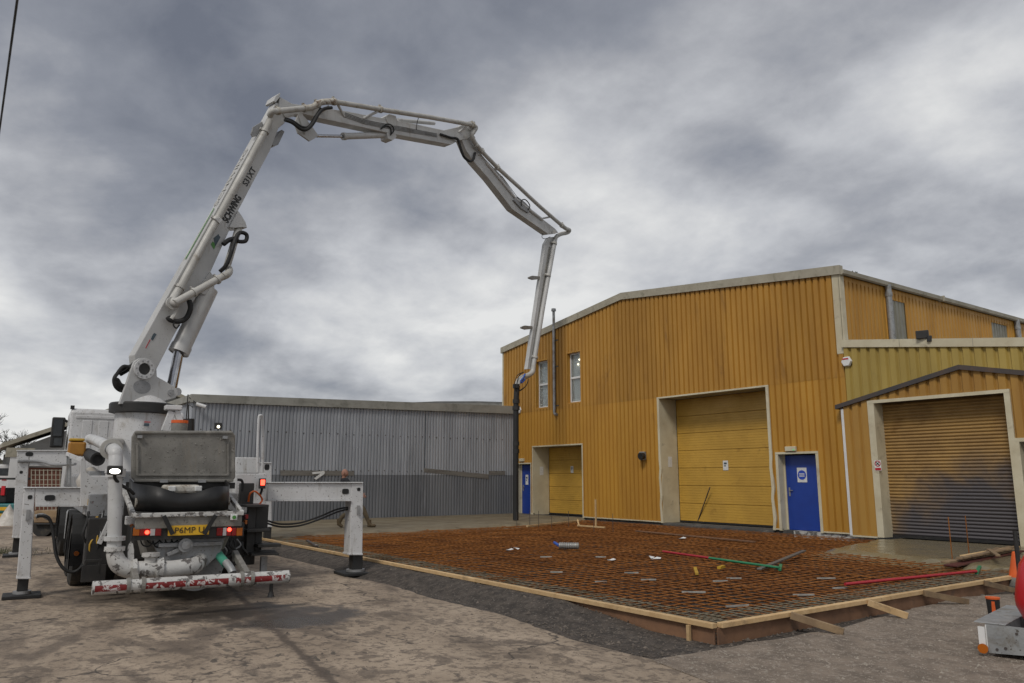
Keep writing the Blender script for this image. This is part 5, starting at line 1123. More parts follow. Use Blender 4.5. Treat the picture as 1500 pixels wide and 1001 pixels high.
def ringat(x, y, s, ax, r0, r1, wd, mat, nm, par): c = tp(x, y, s); return MB().ring(c - ax * wd / 2, c + ax * wd / 2, r0, r1, 24).build(nm, mat, par)
ringat(233, 833, -.5, TR, .10, .135, .08, 'chipped_white', 'pipe_clamp', pump); ringat(196, 835, -.5, TR, .10, .13, .05, 'chipped_white', 'pipe_clamp', pump)
c = tp(221, 815, -.5); MB().lathe(c, [(.07, -.12), (.07, -.02), (.105, .0), (.105, .04), (.05, .04)], 20).build('cleanout_port', 'chipped_white', pump, smooth=True)
ris = pipe2([(167, 803, -.5), (168, 760, -.48), (168.5, 715, -.45), (169, 690, -.43)], .08, 'speckled_white', 'riser_pipe', tk, 2, 20)
for x, y, s, r in ((168, 804, -.5, .115), (168, 789, -.49, .118), (169, 696, -.43, .112), (169, 690, -.43, .118)): ringat(x, y, s, ZZ, .078, r, .05, 'chipped_white' if y > 795 else 'speckled_white', 'pipe_clamp', ris)
el = pipe2([(169, 691, -.43), (169.5, 670, -.38), (168, 661, -.3), (160, 656, .3), (150, 650, 1.6), (140, 645.5, 3.2), (132, 643, 4.4)], .082, 'speckled_white', 'upper_elbow', tk, 5, 18)
c = tp(163, 658, -.1); d = (tp(150, 650, 1.6) - c).normalized(); MB().ring(c - d * .05, c + d * .05, .08, .13, 22).build('pipe_clamp', 'pipe_paint', el)
pipe2([(129, 644, 4.6), (136, 645, 4.7), (152, 647, 5.2), (165, 648, 6.4), (176, 648, 7.2)], .085, 'pipe_paint', 'deck_pipe', tk, 4, 16)
MB().prism([tp(x, y, -.52) for x, y in ((187, 850), (187, 803), (189, 797), (192, 794), (195, 797), (196.5, 806), (196, 850))], TF * .03).build('hook_plate', 'chipped_white', tk, bevel=.005)
# rear bumper tube
ba, bb = T(-.86, -1.16, .43), T(-.86, 1.10, .43); ba, bb = tp(135, 862, -.9), tp(423, 844.5, -.9)
bp_ = MB().cyl(ba, bb, .078, n=20).build('bumper_tube', 'chipped_white', tk, smooth=True); d = (bb - ba).normalized()
for t0, t1 in ((.01, .16), (.24, .44), (.46, .66), (.70, .78), (.80, .97)):
    mb = MB(); n_ = 7; vs = []
    for t_ in (t0, t1):
        for i in range(n_):
            a = math.radians(-28 + 52 * i / (n_ - 1)); c = ba + (bb - ba) * t_; out_ = (-TF * math.cos(a) + ZZ * math.sin(a)).normalized(); out_ = (out_ - d * out_.dot(d)).normalized(); vs.append(c + out_ * .0795)
    mb.add(vs, [(i, i + 1, n_ + i + 1, n_ + i) for i in range(n_ - 1)]); mb.build('red_reflective_band', 'red_band', bp_, smooth=True)
for t_ in (.165, .235, .735, .79):
    c = ba + (bb - ba) * t_; MB().ring(c - d * .02, c + d * .02, .076, .095, 18).build('u_bolt', 'hopper_grey', bp_)
for t_ in (.2, .765):
    c = ba + (bb - ba) * t_; MB().bar(c + ZZ * .05, c + TF * .75 + ZZ * .25, .07, .09).build('tube_arm', 'hopper_grey', bp_, bevel=.008)
c = tp(398, 848, -.88); MB().cyl(c, c - ZZ * .16, .025, n=8).cyl(c - ZZ * .22, c - ZZ * .16, .045, .03, n=10).build('hanging_plug', 'black_metal', bp_)
pipe2([(314, 805, -.1), (322, 815, -.3), (331, 826, -.5)], .055, 'green_hose', 'drain_hose', tk, 4, 14); pipe2([(331, 824, -.5), (338, 833, -.62), (341, 840, -.68)], .05, 'galvanised', 'drain_coupling', tk, 3, 12)
# dark machinery filling the space under the hopper
tb(MB(), .5, 2.6, -.62, .55, .55, 1.05).build('pump_body', 'black_metal', tk, bevel=.03); tb(MB(), 1.2, 1.6, -1.12, 1.1, .45, 1.1).build('rear_frame', 'black_metal', tk, bevel=.02)
tb(MB(), .9, 1.3, .55, 1.1, .38, 1.1).build('battery_box', 'black_metal', tk, bevel=.02)
MB().bar(tp(145, 797, 1.2), tp(161, 762, 1.2), .06, .10, TF).build('stay', 'white_paint', tk, bevel=.006)
st = MB(); st.bar(tp(119, 841, .9), tp(155, 839, .9), .03, .22, ZZ).bar(tp(124, 822, .9), tp(150, 821, .9), .03, .04).bar(tp(125, 822, .9), tp(125, 841, .9), .03, .03).bar(tp(146, 822, .9), tp(146, 841, .9), .03, .03); st.build('side_step', 'black_metal', tk, bevel=.005)
# right-hand side: access steps, handrail, lamps
ac = MB(); tpx(ac, 362, 740, 394, 743, .55, 1.25); tpx(ac, 364, 743, 372, 812, .75, .85); tpx(ac, 376, 743, 392, 774, .85, 1.1); tpx(ac, 362, 776, 396, 779, .55, 1.0); tpx(ac, 374, 779, 383, 806, .8, .9); tpx(ac, 378, 798, 412, 801, .55, .8); steps = ac.build('access_steps', 'black_metal', tk, bevel=.006)
tr_ = MB(); 
for k in range(4): tr_.bar(tp(363 + k * 1.5, 807 + k * 1.9, .95 - k * .14), tp(402 + k * 1.8, 807 + k * 1.6, .95 - k * .14), .10, .025)
tr_.build('step_tread', 'black_metal', steps); tpx(MB(), 383, 816, 391, 838, .62, .69).build('step_leg', 'grey_paint', steps)
tpx(MB(), 353, 708, 371, 740, 1.15, 1.28).build('control_cabinet', 'black_metal', tk, bevel=.01)
tpx(MB(), 346, 694, 388, 742, 1.5, 1.73).build('rear_corner_box', 'white_paint', tk, bevel=.012); tpx(MB(), 346, 670, 380, 694, 2.0, 3.0).build('deck_box', 'white_paint', tk, bevel=.015)
pipe2([(377, 692, 1.75), (377.5, 650, 1.75), (379, 614, 1.75), (381.5, 609, 1.75), (384, 614, 1.8), (385, 650, 1.85), (384.5, 692, 1.9)], .022, 'white_paint', 'handrail', tk, 4, 12)
rl = tpx(MB(), 381, 701, 389, 716, 1.36, 1.44).build('warning_lamp', 'black_metal', tk, bevel=.006); tpx(MB(), 382.5, 703, 388, 711, 1.335, 1.359).build('lit_lens', 'red_glow', rl, bevel=.006)
pipe2([(364, 735, 1.1), (366, 724, 1.05), (373, 720, 1.05), (381, 726, 1.1), (384, 733, 1.15), (379, 740, 1.1)], .014, 'orange_hose', 'orange_cable', tk, 5, 7)
pipe2([(384, 716, 1.4), (383, 720, 1.42), (381, 725, 1.45)], .02, 'black_rubber', 'cable', tk, 3, 7); pipe2([(348, 703, 1.0), (354, 704, 1.0), (356, 712, 1.0), (354, 720, 1.0)], .02, 'black_rubber', 'cable', tk, 4, 7)
tpx(MB(), 360, 754, 363.5, 760, .3, .4).build('red_reflector', 'red_lens', tk); tpx(MB(), 359.5, 762, 362, 768, .3, .4).build('amber_reflector', 'amber_lens', tk)
# work lamps
wl = MB(); c = tp(168.5, 689, -.66); wl.box(c + TF * .03, (.06, .17, .11), TA); wlo = wl.build('work_lamp', 'black_metal', tk, bevel=.015)
mb = MB(); mb.add([c - TF * .004 + TR * (.058 * math.cos(i * .3142)) + ZZ * (.03 * math.sin(i * .3142)) - ZZ * .012 for i in range(20)], [tuple(range(20))]); mb.build('lit_lens', 'lamp_glow', wlo)
pipe2([(168, 695, -.6), (169, 702, -.55), (178, 711, -.45), (190, 718, -.4), (196, 724, -.35)], .02, 'black_rubber', 'lamp_stalk', tk, 4, 8)
c = tp(319.5, 624, .95); fo = MB().box(c, (.05, .11, .09), TA).bar(c - ZZ * .05, c - ZZ * .14, .02, .02).build('work_lamp', 'black_metal', tk, bevel=.008); MB().cyl(c - TF * .027 - ZZ * .015, c - TF * .03 - ZZ * .015, .022, n=12).build('lit_lens', 'small_glow', fo)
rc = random.Random(11)
for k in range(9):                                             # loose hoses and cables hanging in the dark under the deck
    x = rc.uniform(128, 160); y = rc.uniform(746, 765); pipe2([(x, y, 1.3), (x + rc.uniform(-5, 5), y + 15, 1.25), (x + rc.uniform(-9, 9), y + 34, 1.2), (x + rc.uniform(-12, 12), y + rc.uniform(40, 62), 1.25)], rc.uniform(.009, .02), rc.choice(('black_rubber', 'black_rubber', 'grey_paint', 'yellow_plastic')), 'cable', tk, 4, 6)
for k in range(8):
    x = rc.uniform(330, 356); y = rc.uniform(789, 800); pipe2([(x, y, .35), (x + rc.uniform(-6, 6), y + 9, .3), (x + rc.uniform(-10, 10), y + 18, .3), (x + rc.uniform(-12, 14), y + rc.uniform(20, 36), .4)], rc.uniform(.008, .018), rc.choice(('black_rubber', 'grey_paint', 'black_rubber')), 'cable', tk, 4, 6)
for k in range(6):
    x = 205 + k * 9; pipe2([(x, 788, -.3), (x + 4, 796 + rc.uniform(-2, 5), -.34), (x + 14, 797 + rc.uniform(-2, 6), -.34), (x + 22, 789, -.3)], .009, 'black_rubber', 'cable', tk, 4, 6)
bl = MB()
for x in [205 + 16 * i for i in range(9)]: 
    c = tp(x, 755.5, -.505); bl.cyl(c, c - TF * .012, .014, n=6)
bl.build('flange_bolts', 'grey_paint', tk)
for x, y, w_, h_ in ((205, 640, .03, .02), (330, 641, .03, .02), (240, 705, .05, .02), (296, 705, .05, .02)): c = tp(x, y, .575); tb(MB(), .56, .618, sl_(c)[1] - w_, sl_(c)[1] + w_, c.z - h_, c.z + h_).build('lid_bolt', 'grey_paint', lid)
sp_ = MB()
for _ in range(70):                                            # dried concrete splashes on the lid and hopper rim
    x, y = rc.uniform(200, 338), rc.choice((rc.uniform(690, 704), rc.uniform(640, 700))); c = tp(x, y, .617); q = rc.uniform(.004, .013); sp_.cyl(c, c - TF * .006, q, q * .6, n=5)
sp_.build('concrete_splashes', 'spacer', lid, kind='stuff')
# ================================================================== OVERHEAD CABLE
p = gz(11, 105, 6.2)
pts = [V((x, p.y, 6.2 + .0006 * (x + 12) ** 2 - .0006 * (p.x + 12) ** 2)) for x in range(-48, 12, 3)]
tag(MB().tube(pts, .012, 6).build('overhead_cable', 'print_black', smooth=True), 'thin black overhead cable crossing the sky above the yard', 'cable')
pole = MB()
for x, r0, r1 in ((-48, .14, .11), (10, .14, .11)):
    o = tag(MB().cyl((x, p.y, 0), (x, p.y, 7.6), r0, r1, n=12).bar((x, p.y - .6, 7.0), (x, p.y + .6, 7.0), .1, .12).build('utility_pole', 'old_timber', smooth=True), 'weathered timber pole carrying the overhead cable' + (' far down the yard' if x < 0 else ' at the near end of the yard'), 'pole')
# ================================================================== TOOLS AND LOOSE THINGS ON THE MESH
def bull_float(label, a, b, c0, c1, split, cols, blade_mat, bw):
    t_ = thing('bull_float', label, 'concrete float', gz(*b, .17))
    A, Bq = gz(*a, .2), gz(*b, .22); Mx = A.lerp(Bq, split)
    MB().cyl(A, Mx, .022, n=10).build('handle', cols[0], t_, smooth=True)
    if split < 1: MB().cyl(Mx, Bq, .022, n=10).build('handle', cols[1], t_, smooth=True)
    P, Q = gz(*c0, .19), gz(*c1, .24); MB().bar(P, Q, bw, .03).build('blade', blade_mat, t_, bevel=.006)
    MB().bar(Bq - ZZ * .03, Bq.lerp(P.lerp(Q, .5), .3), .05, .04).build('bracket', 'green_pole', t_, bevel=.006)
bull_float('float with red and green handle lying across the rusty mesh', (971, 808), (1142, 832), (1112, 834), (1178, 807), .45, ('red_pole', 'green_pole'), 'float_blade', .08)
bull_float('float with plain red handle and maroon blade beside the plank pile', (1238, 856), (1430, 837), (1392, 829), (1492, 807), 1., ('red_pole', 'red_pole'), 'maroon_board', .22)
for k in range(7):
    a = gz(1405 + 9 * k + random.uniform(-4, 4), 821 - 2.2 * k, .23 + .012 * k); b = gz(1436 + 9 * k, 813 - 2.6 * k + random.uniform(-4, 3), .27 + .014 * k)
    tag(MB().bar(a, b, random.uniform(.05, .1), .028).build('plank_offcut', random.choice(('old_timber', 'old_timber', 'fresh_timber', 'brown_ply')), bevel=.003), 'short timber offcut tossed on the plank pile by the roller shutter', 'timber', 'offcuts on the plank pile')
for k, (a, b, wd, lb) in enumerate((((1384, 824), (1488, 806), .14, 'long brown plank lying lowest in the pile by the roller shutter'), ((1410, 815), (1490, 801), .1, 'pale splintered plank on top of the pile by the roller shutter'), ((1405, 818), (1480, 804), .1, 'weathered plank in the middle of the pile by the roller shutter'), ((1448, 805), (1462, 814), .07, 'short pale offcut lying across the plank pile'))):
    z = .22 + .03 * k; A, Bq = gz(*a, z), gz(*b, z + .04); o = MB().bar(A, Bq, wd, .032).build('plank', 'old_timber' if k != 1 else 'fresh_timber', bevel=.004); tag(o, lb, 'plank')
rk = thing('rake', 'dark long-handled rake leaning on the tall yellow door', 'rake', gz(1022, 768, .19))
A = gz(1021, 767, .19); Bq = gy(1040, 714, FYW + .6); MB().cyl(A, Bq, .018, n=8).build('handle', 'dark_brown', rk); MB().bar(A - RR * .16, A + RR * .16, .05, .04).build('head', 'black_metal', rk)
ro = thing('drum_roller', 'grey ribbed drum roller with blue end lying on the mesh', 'roller', gz(830, 800, .17))
A, Bq = gz(819, 799.5, .24), gz(848, 800, .24); MB().cyl(A, Bq, .065, n=20).build('drum', 'hopper_grey', ro, smooth=True)
for k in range(9): c = A.lerp(Bq, (k + .5) / 9); d = (Bq - A).normalized(); MB().ring(c - d * .008, c + d * .008, .064, .070, 20).build('rib', 'galvanised', ro)
MB().cyl(gz(812, 795, .28), A, .03, n=10).build('blue_end', 'blue_strap', ro)
sq = thing('scraper', 'dark scraper with pale blue end leaning over the far formwork rail', 'scraper', gz(465, 805, .1)); MB().bar(gz(450, 792, .25), gz(463, 800, .22), .05, .03).build('blade', 'dark_brown', sq); MB().bar(gz(463, 799, .23), gz(470, 807, .06), .05, .03).build('handle', 'galvanised', sq)
tag(MB().bar(gz(1018, 832, .18), gz(1021, 841, .17), .05, .03).build('yellow_tag', 'yellow_plastic'), 'small upright yellow plastic tag lying in the mesh near the formwork', 'plastic tag'); tag(MB().bar(gz(1053, 832, .18), gz(1060, 830, .18), .06, .04).build('yellow_tag', 'yellow_plastic'), 'small yellow plastic scrap beside the red and green handle', 'plastic tag')
for k, (x, y) in enumerate(((955, 817), (962, 819), (757, 804), (895, 821), (746, 806), (1000, 789), (720, 860), (590, 838))):
    c = gz(x, y, .165 if y < 830 else .02); a = random.random() * 3; mb = MB(); u_ = V((math.cos(a), math.sin(a), .15)); v_ = V((-math.sin(a), math.cos(a), .1)); n_ = u_.cross(v_)
    mb.prism([c + u_ * .09 + v_ * .03, c + u_ * .02 + v_ * .06 + n_ * .02, c - u_ * .09 + v_ * .02, c - u_ * .05 - v_ * .04 + n_ * .015, c + u_ * .06 - v_ * .05], n_ * .006); tag(mb.build('paper_scrap', 'paper'), ('crumpled white paper scrap lying on the rusty mesh' if y < 830 else 'crumpled white paper scrap lying on the dark gravel strip'), 'litter', ('white paper scraps on the mesh' if y < 830 else 'white paper scraps on the gravel'))
# ================================================================== RIGHT EDGE: steel tray, drum, tub, cone, post
sc = gz(1441, 958, .06)
trb = thing('steel_tray', 'open galvanised steel tray with white strip and amber reflector', 'trailer tray', sc)
ux = (gz(1500, 966, .05) - gz(1449, 959, .05)); ux.z = 0; ux.normalize(); uy = V((-ux.y, ux.x, 0)); uy = uy if uy.dot(Fh) > 0 else -uy
c0 = gz(1449, 960, .03); h = .28; c0.z = .05
def tw_box(mb, a0, a1, b0, b1, z0, z1): return mb.box(c0 + ux * ((a0 + a1) / 2) + uy * ((b0 + b1) / 2) + ZZ * ((z0 + z1) / 2), (abs(a1 - a0), abs(b1 - b0), abs(z1 - z0)), (ux, uy, ZZ))
MB().prism([c0, c0 + ux * 1.4 + ZZ * .08, c0 + ux * 1.4 + ZZ * h * .92, c0 + ZZ * h * .92], uy * .012).build('side_panel', 'galvanised', trb); tw_box(MB(), 0, .012, .013, 1.3, 0, h * .92).build('end_panel', 'galvanised', trb); tw_box(MB(), 0, 1.6, 1.3, 1.312, 0, h).build('side_panel', 'galvanised', trb)
tw_box(MB(), .013, 1.6, .013, 1.29, .02, .035).build('floor', 'maroon_board', trb); tw_box(MB(), -.10, .16, -.005, 1.3, h * .92 + .002, h * .92 + .012).build('top_flange', 'galvanised', trb, bevel=.003)
tw_box(MB(), -.012, -.001, .005, .07, .05, .25).build('white_strip', 'white_upvc', trb); MB().box(c0 + ux * -.04 + uy * -.012 + ZZ * .13, (.055, .02, .2), (ux, uy, ZZ)).build('white_strip', 'white_upvc', trb)
c = c0 + ux * -.035 + uy * -.03 + ZZ * .04; MB().cyl(c, c - uy * .02, .043, n=20).build('amber_reflector', 'amber_lens', trb)
for a, z in ((.14, .06), (.07, .04), (.24, .2)): MB().cyl(c0 + ux * a + ZZ * z, c0 + ux * a + ZZ * z - uy * .008, .012, n=10).build('rivet', 'dark_brown', trb)
dr = gp(1551, 900, CC + Fh * 7.35, Fh); dr.z = .07
ro_ = MB().lathe(dr, [(.2, .0), (.23, .16), (.29, .32), (.325, .40), (.33, .47), (.31, .60), (.27, .78), (.22, .86), (.10, .88), (.05, .9)], 36).build('red_drum', 'red_plastic', smooth=True); tag(ro_, 'large glossy red plastic drum standing in the steel tray', 'drum')
tc_ = gz(1457, 906, .02); tub = thing('tub', 'small black tub with orange rim and stripe behind the steel tray', 'tub', tc_)
MB().lathe(tc_, [(.055, 0), (.062, .03), (.072, .22)], 20).build('body', 'black_rubber', tub, smooth=True); MB().lathe(tc_, [(.076, .2202), (.078, .24), (.064, .241)], 20).build('rim', 'orange_plastic', tub, smooth=True)
d = (CC - tc_); d.z = 0; d.normalize(); e = V((-d.y, d.x, 0))
MB().prism([tc_ + d * .068 + e * .022 + ZZ * .02, tc_ + d * .068 - e * .022 + ZZ * .02, tc_ + d * .078 - e * .016 + ZZ * .20, tc_ + d * .078 + e * .016 + ZZ * .20], d * .004).build('stripe', 'orange_plastic', tub)
cn = gz(1493, 862, .02); cone = thing('traffic_cone', 'worn orange traffic cone with dirty base beside the formwork end', 'traffic cone', cn)
MB().lathe(cn, [(.2, .0), (.2, .03), (.15, .04)], 20).build('base', 'plinth', cone); MB().lathe(cn + ZZ * .042, [(.145, 0), (.12, .12)], 20).build('sleeve', 'spacer', cone, smooth=True); MB().lathe(cn + ZZ * .163, [(.12, 0), (.045, .36), (.03, .37)], 20).build('body', 'orange_plastic', cone, smooth=True)
pp = gz(1497, 872, .02); pp = V((pp.x, pp.y, 0)); tag(MB().cyl((pp.x, pp.y, 0), (pp.x, pp.y, .9), .03, n=12).cyl((pp.x, pp.y, .01), (pp.x, pp.y, .05), .1, n=14).build('barrier_post', 'black_metal'), 'upright black barrier post beside the traffic cone', 'post')
# ================================================================== PERSON walking behind the right outrigger
def skin_mesh(verts, edges, radii, name, mat, parent, sub=2, root=0):
    me = bpy.data.meshes.new('skeleton'); me.from_pydata(verts, edges, []); ob = bpy.data.objects.new('skeleton', me); COL.objects.link(ob)
    sk = ob.modifiers.new('skin', 'SKIN'); sk.use_smooth_shade = True
    for v, r in zip(me.skin_vertices[0].data, radii): v.radius = (r, r) if not isinstance(r, tuple) else r
    for v in me.skin_vertices[0].data: v.use_root = False
    me.skin_vertices[0].data[root].use_root = True
    ob.modifiers.new('sub', 'SUBSURF').levels = sub; bpy.context.view_layer.update()
    dg = bpy.context.evaluated_depsgraph_get(); m2 = bpy.data.meshes.new_from_object(ob.evaluated_get(dg)); bpy.data.objects.remove(ob)
    mb = MB(); mb.add([v.co.copy() for v in m2.vertices], [tuple(p.vertices) for p in m2.polygons]); return mb.build(name, mat, parent, smooth=True)
fb = gz(497, 773, .205); per = thing('person', 'person in black top and khaki trousers striding along the fresh concrete', 'person', V((fb.x, fb.y, .205)))
rd_ = RR; fd = Fh
def PP(r, z, f=0.): return V((fb.x, fb.y, .205)) + rd_ * r + fd * f + ZZ * (z * .955)
pel = PP(.20, .93)
skin_mesh([pel, PP(.17, 1.08), PP(.12, 1.28), PP(.08, 1.43), PP(.07, 1.52), PP(.22, 1.40, -.19), PP(.40, 1.15, -.24), PP(.68, 1.0, -.2), PP(.04, 1.38, .2), PP(-.02, 1.1, .26), PP(.15, .92, .24),
           PP(.22, .86, -.09), PP(.42, .52, -.1), PP(.08, .33, -.1), PP(.01, .12, -.1), PP(.1, .03, -.1), PP(.25, .86, .09), PP(.66, .58, .1), PP(.84, .16, .1), PP(.86, .05, .1), PP(1.04, .05, .1)],
          [(0, 1), (1, 2), (2, 3), (3, 4), (3, 5), (5, 6), (6, 7), (3, 8), (8, 9), (9, 10), (0, 11), (11, 12), (12, 13), (13, 14), (14, 15), (0, 16), (16, 17), (17, 18), (18, 19), (19, 20)],
          [(.17, .13), (.16, .13), (.19, .13), (.12, .1), .055, .07, .055, .045, .07, .055, .045, .1, .085, .07, .055, .05, .1, .085, .055, .05, .045], 'body', 'khaki_cloth', per)
skin_mesh([PP(.19, 1.0), PP(.16, 1.12), PP(.12, 1.30), PP(.08, 1.44), PP(.07, 1.49), PP(.22, 1.40, -.19), PP(.40, 1.15, -.24), PP(.62, 1.03, -.21), PP(.04, 1.38, .2), PP(-.02, 1.1, .26), PP(.13, .95, .245)], [(0, 1), (1, 2), (2, 3), (3, 4), (3, 5), (5, 6), (6, 7), (3, 8), (8, 9), (9, 10)], [(.185, .145), (.175, .145), (.2, .14), (.13, .11), .07, .085, .068, .055, .085, .068, .055], 'jacket', 'black_cloth', per)
hc = PP(.10, 1.65); mb = MB(); n_ = 16; vs = []; fs = []
for i in range(9):
    a = math.pi * i / 8
    for j in range(n_):
        b = 2 * math.pi * j / n_; q = rd_ * (.098 * math.sin(a) * math.cos(b)) + fd * (.078 * math.sin(a) * math.sin(b)) + ZZ * (.125 * math.cos(a)); 
        if math.cos(b) > .6 and 4 <= i <= 5: q += rd_ * .018
        vs.append(hc + q)
fs = [(i * n_ + j, i * n_ + (j + 1) % n_, (i + 1) * n_ + (j + 1) % n_, (i + 1) * n_ + j) for i in range(8) for j in range(n_)]
mb.add(vs, fs).tube([PP(.07, 1.46), PP(.09, 1.58)], .055, 10); mb.build('head', 'skin_tone', per, smooth=True)
MB().lathe(hc + fd * -.082, [(.012, -.03), (.02, 0), (.012, .03)], 8).build('ear', 'skin_tone', per, smooth=True)
def hand(base, dirv, name='hand'):
    d = dirv.normalized(); s_ = d.cross(ZZ).normalized(); u_ = s_.cross(d); mb = MB().box(base + d * .045, (.09, .035, .08), (d, s_, u_))
    for k, L in enumerate((.07, .08, .075, .06)): o_ = base + d * .09 + u_ * (.03 - .02 * k); mb.tube([o_, o_ + d * L * .55, o_ + d * L * .8 - s_ * L * .4], .009, 6)
    o_ = base + d * .02 + u_ * .04; mb.tube([o_, o_ + d * .03 + u_ * .03, o_ + d * .06 + u_ * .035], .01, 6); return mb.build(name, 'skin_tone', per, smooth=True)
hand(PP(.66, 1.01, -.2), PP(.9, .85, -.2) - PP(.66, 1.01, -.2)); hand(PP(.15, .92, .24), PP(.25, .82, .22) - PP(.15, .92, .24))
def boot(an, toe):
    d = (toe - an); mb = MB().tube([an + ZZ * .16, an + ZZ * .06, an + d * .25], [.06, .062, .055], 10).tube([an - d * .25 + ZZ * -.0, an + d * .3, an + d * .8, an + d * 1.0], [.045, .05, .045, .025], 10); return mb.build('boot', 'boot_leather', per, smooth=True)
boot(PP(-.0, .11, -.1), PP(.12, .03, -.1)); boot(PP(.86, .06, .1), PP(1.06, .05, .1))
# ================================================================== LEFT BACKGROUND
bb_ = thing('brick_building', 'brick building with low pitched grey gable behind the truck', 'building', (-46, 6, 0))
BX = -46; e0 = gx(20, 655, BX); e1 = gx(150, 610, BX); zb_ = e0.z
ridge = V((BX, e0.y + 7.0, e0.z + 7.0 * (e1.z - e0.z) / (e1.y - e0.y)))
far_ = V((BX, e0.y + 14., e0.z))
MB().prism([V((BX, e0.y + .3, zb_ - 1.)), V((BX, far_.y - .3, zb_ - 1.)), V((BX, far_.y - .3, zb_)), ridge, V((BX, e0.y + .3, zb_))], (-16, 0, 0)).build('gable', 'grey_render', bb_)
brk = MB().mm(BX - 15.8, BX - .1, e0.y + .5, far_.y - .5, 0, zb_ - 1.003).build('brick_wall', 'brick_wall', bb_)
for a, b in ((e0 - V((0, .5, .06)), ridge), (ridge, far_ + V((0, .5, -.06)))): MB().prism([a + V((.35, 0, .02)), b + V((.35, 0, .02)), b + V((.35, 0, .24)), a + V((.35, 0, .24))], (-17, 0, 0)).build('roof', 'barge_trim', bb_)
MB().mm(BX + .0, BX + .3, e0.y - .1, e0.y + .25, 0, zb_ - .1).build('corner_post', 'white_upvc', bb_); MB().mm(BX - .4, BX + .34, e0.y - .3, e0.y + .9, zb_ - .5, zb_ - .05).build('gutter_box', 'barge_trim', bb_)
for k in range(3): MB().mm(BX - .095, BX - .05, e0.y + 2.2 + k * 3, e0.y + 4.2 + k * 3, .9, 2.2).build('window', 'dark_glass', bb_)
# forklift, teal
fk0 = gz(12, 768, .0); fk = thing('forklift', 'teal and yellow forklift with black seat and red panel at the yard edge', 'forklift', fk0)
def gbox(x0, y0, x1, y1, d0, dep, mat, name, parent, bevel=.02):
    a, b = gp(x0, y0, d0, Fh), gp(x1, y1, d0, Fh); c = (a + b) / 2 + Fh * (dep / 2); return MB().box(c, (abs((b - a).dot(RR)), dep, abs(a.z - b.z)), (RR, Fh, ZZ)).build(name, mat, parent, bevel=bevel)
gbox(-45, 738, 20, 752, fk0, 1.1, 'teal_paint', 'chassis', fk, .05); gbox(-45, 752.5, 20, 760, fk0 + Fh * .02, 1.0, 'yellow_plastic', 'bumper', fk, .03); gbox(-30, 715, 8, 737.5, fk0 + Fh * .2, .7, 'black_rubber', 'engine_cover', fk, .06); gbox(2, 712, 6, 726, fk0 + Fh * .15, .05, 'red_plastic', 'tail_panel', fk, .01); gbox(0, 743, 12, 748, fk0 - Fh * .02, .015, 'plate_yellow', 'number_plate', fk, 0)
for x in (10, -35): c = gp(x, 760, fk0, Fh); c.z = .22; MB().cyl(c + Fh * .05, c + Fh * .05 + RR * .18, .22, n=20).cyl(c + Fh * .8, c + Fh * .8 + RR * .18, .22, n=20).build('wheel', 'tyre', fk)
for x in (20, -40):
    a = gp(x, 738, fk0, Fh); MB().bar(a + Fh * .1, V((a.x, a.y, 2.1)) + Fh * .1, .06, .06).build('mast_post', 'black_metal', fk)
gbox(-45, 700, 22, 703, fk0 + Fh * .1, 1.0, 'black_metal', 'roof_guard', fk, .01)
# white van
vn0 = gz(8, 742, 0); vn = thing('white_van', 'white van parked beside the brick building', 'van', vn0)
gbox(-90, 680, 19, 734, vn0, 2.0, 'van_white', 'body', vn, .12); gbox(-60, 686, 12, 697, vn0 - Fh * .02, .018, 'dark_glass', 'window', vn, .02); gbox(3, 700, 9, 704, vn0 - Fh * .025, .02, 'print_red', 'emblem', vn, 0)
for x in (5, -70): c = gp(x, 738, vn0, Fh); c.z = .32; MB().cyl(c + Fh * -.01, c + Fh * .2, .32, n=22).build('wheel', 'tyre', vn)
# flatbed trailer with mesh cage
fl0 = gz(72, 787, 0); ft = thing('flatbed_trailer', 'timber sided flatbed trailer with wire cage parked beyond the outriggers', 'trailer', fl0)
gbox(51, 748, 90, 766, fl0, 2.6, 'old_timber', 'bed', ft, .02); gbox(50, 766.5, 92, 769, fl0, 2.6, 'black_metal', 'chassis', ft, .01)
cg = MB()
for x in [46 + 6 * i for i in range(10)]: cg.bar(gp(x, 747, fl0, Fh), gp(x, 688, fl0, Fh), .018, .018)
for y in (689, 696, 703, 710, 718, 726, 735): cg.bar(gp(46, y, fl0, Fh), gp(100, y, fl0, Fh), .014, .014)
cg.build('wire_cage', 'barge_trim', ft)
for x in (58, 84): c = gp(x, 777, fl0, Fh); c.z = .30; MB().cyl(c + Fh * .1, c + Fh * .35, .30, n=22).build('wheel', 'tyre', ft)
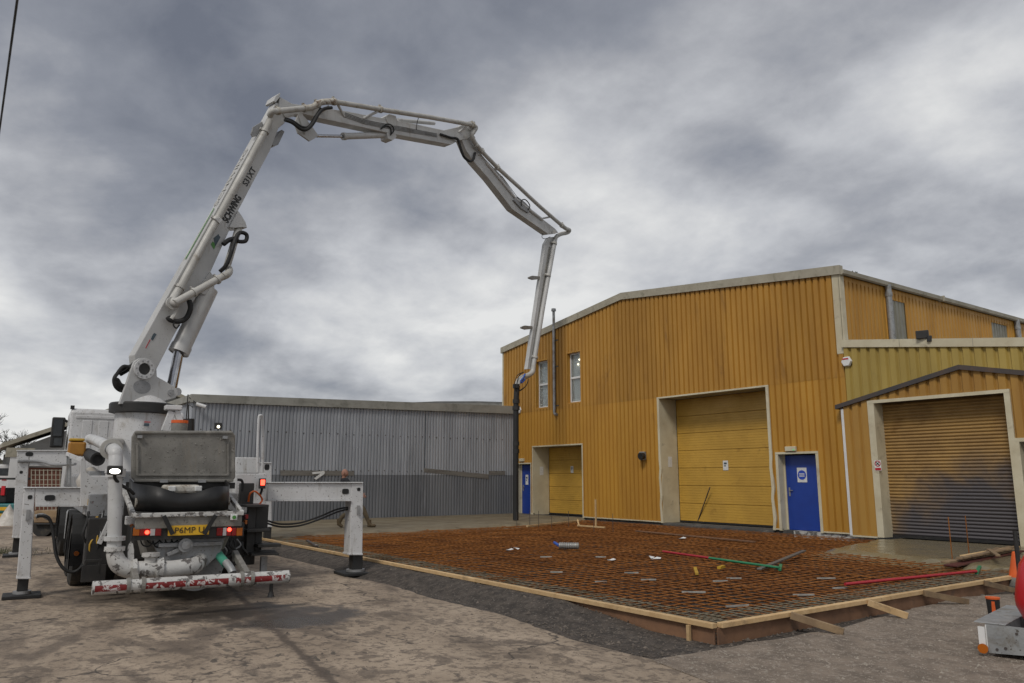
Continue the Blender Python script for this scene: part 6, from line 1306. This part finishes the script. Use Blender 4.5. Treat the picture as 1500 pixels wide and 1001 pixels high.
# polythene heap and a grass tuft
ph_ = gz(12, 768 + 2, 0); mb = MB().lathe(ph_, [(.5, 0), (.42, .12), (.25, .3), (.12, .62), (.0, .7)], 14); mb.v = [(x + .07 * mnoise.noise(V((x * 4, y * 4, z * 4))), y + .07 * mnoise.noise(V((x * 4, y * 4 + 9, z * 4))), z * (1 + .3 * mnoise.noise(V((x * 5, y * 5, 2))))) for x, y, z in mb.v]; tag(mb.build('polythene_heap', 'polythene', smooth=True), 'crumpled dusty polythene heap on the ground beside the forklift', 'polythene')
gr = MB(); gc = gz(4, 812, .0)
for _ in range(500):
    b = gc + RR * random.gauss(-.2, .35) + Fh * random.gauss(0, .4); t_ = b + V((random.gauss(0, .05), random.gauss(0, .05), random.uniform(.05, .16))); r_ = RR * .006; b.z = 0; gr.add([b - r_, b + r_, t_], [(0, 1, 2)])
o = gr.build('verge_grass', 'moss', kind='stuff', fix=False); o['label'] = 'tuft of short grass at the left edge of the yard'; o['category'] = 'grass'
# bare winter trees far behind on the left
def tree(base, h, seed, label):
    rnd = random.Random(seed); t_ = thing('bare_tree', label, 'tree', base, 0, 'bare trees behind the yard'); tr = MB(); crn = MB()
    def branch(p, d, L, r, lev):
        q = p + d * L; (tr if lev < 2 else crn).cyl(p, q, r, r * .65, n=6 if lev < 2 else 3, cap=False)
        if lev >= 5: return
        for _ in range(3 if lev < 4 else 4):
            e = (d + V((rnd.gauss(0, .5), rnd.gauss(0, .5), rnd.gauss(.12, .3)))).normalized(); branch(p.lerp(q, rnd.uniform(.55, 1)), e, L * rnd.uniform(.55, .8), r * .58, lev + 1)
    branch(V(base), V((rnd.gauss(0, .05), rnd.gauss(0, .05), 1)).normalized(), h * .3, h * .022, 0)
    tr.build('trunk', 'bark', t_, fix=False); crn.build('crown', 'twig', t_, fix=False)
for k, (x, d_, h) in enumerate(((2, 75, 8.5), (-30, 70, 8), (14, 84, 7.5), (-70, 78, 9), (-110, 72, 8.5), (-150, 80, 9))):
    q = gz(x, 701, 0) - CC; q.z = 0; q = q.normalized() * d_; tree((q.x, q.y, 0), h, k + 3, 'bare dark winter tree standing behind the brick building')
hg = MB(); 
for k in range(60):
    y = -60 + k * 1.15; hg.lathe((-92 + 3 * mnoise.noise(V((y, 0, 3))), y, 0), [(1.4, 0), (1.7, 1.2), (1.2, 2.6 + mnoise.noise(V((y * .7, 1, 1)))), (.3, 3.6 + mnoise.noise(V((y * .7, 5, 1))))], 9)
hg.v = [(x + .5 * mnoise.noise(V((x * 2, y * 2, z * 2))), y + .5 * mnoise.noise(V((x * 2, y * 2, z * 2 + 7))), max(0, z + .5 * mnoise.noise(V((x * 2, y * 2, z * 2 + 3))))) for x, y, z in hg.v]
o = hg.build('far_hedge', 'twig', kind='stuff'); o['label'] = 'dark unbroken hedge line far behind the yard'; o['category'] = 'hedge'
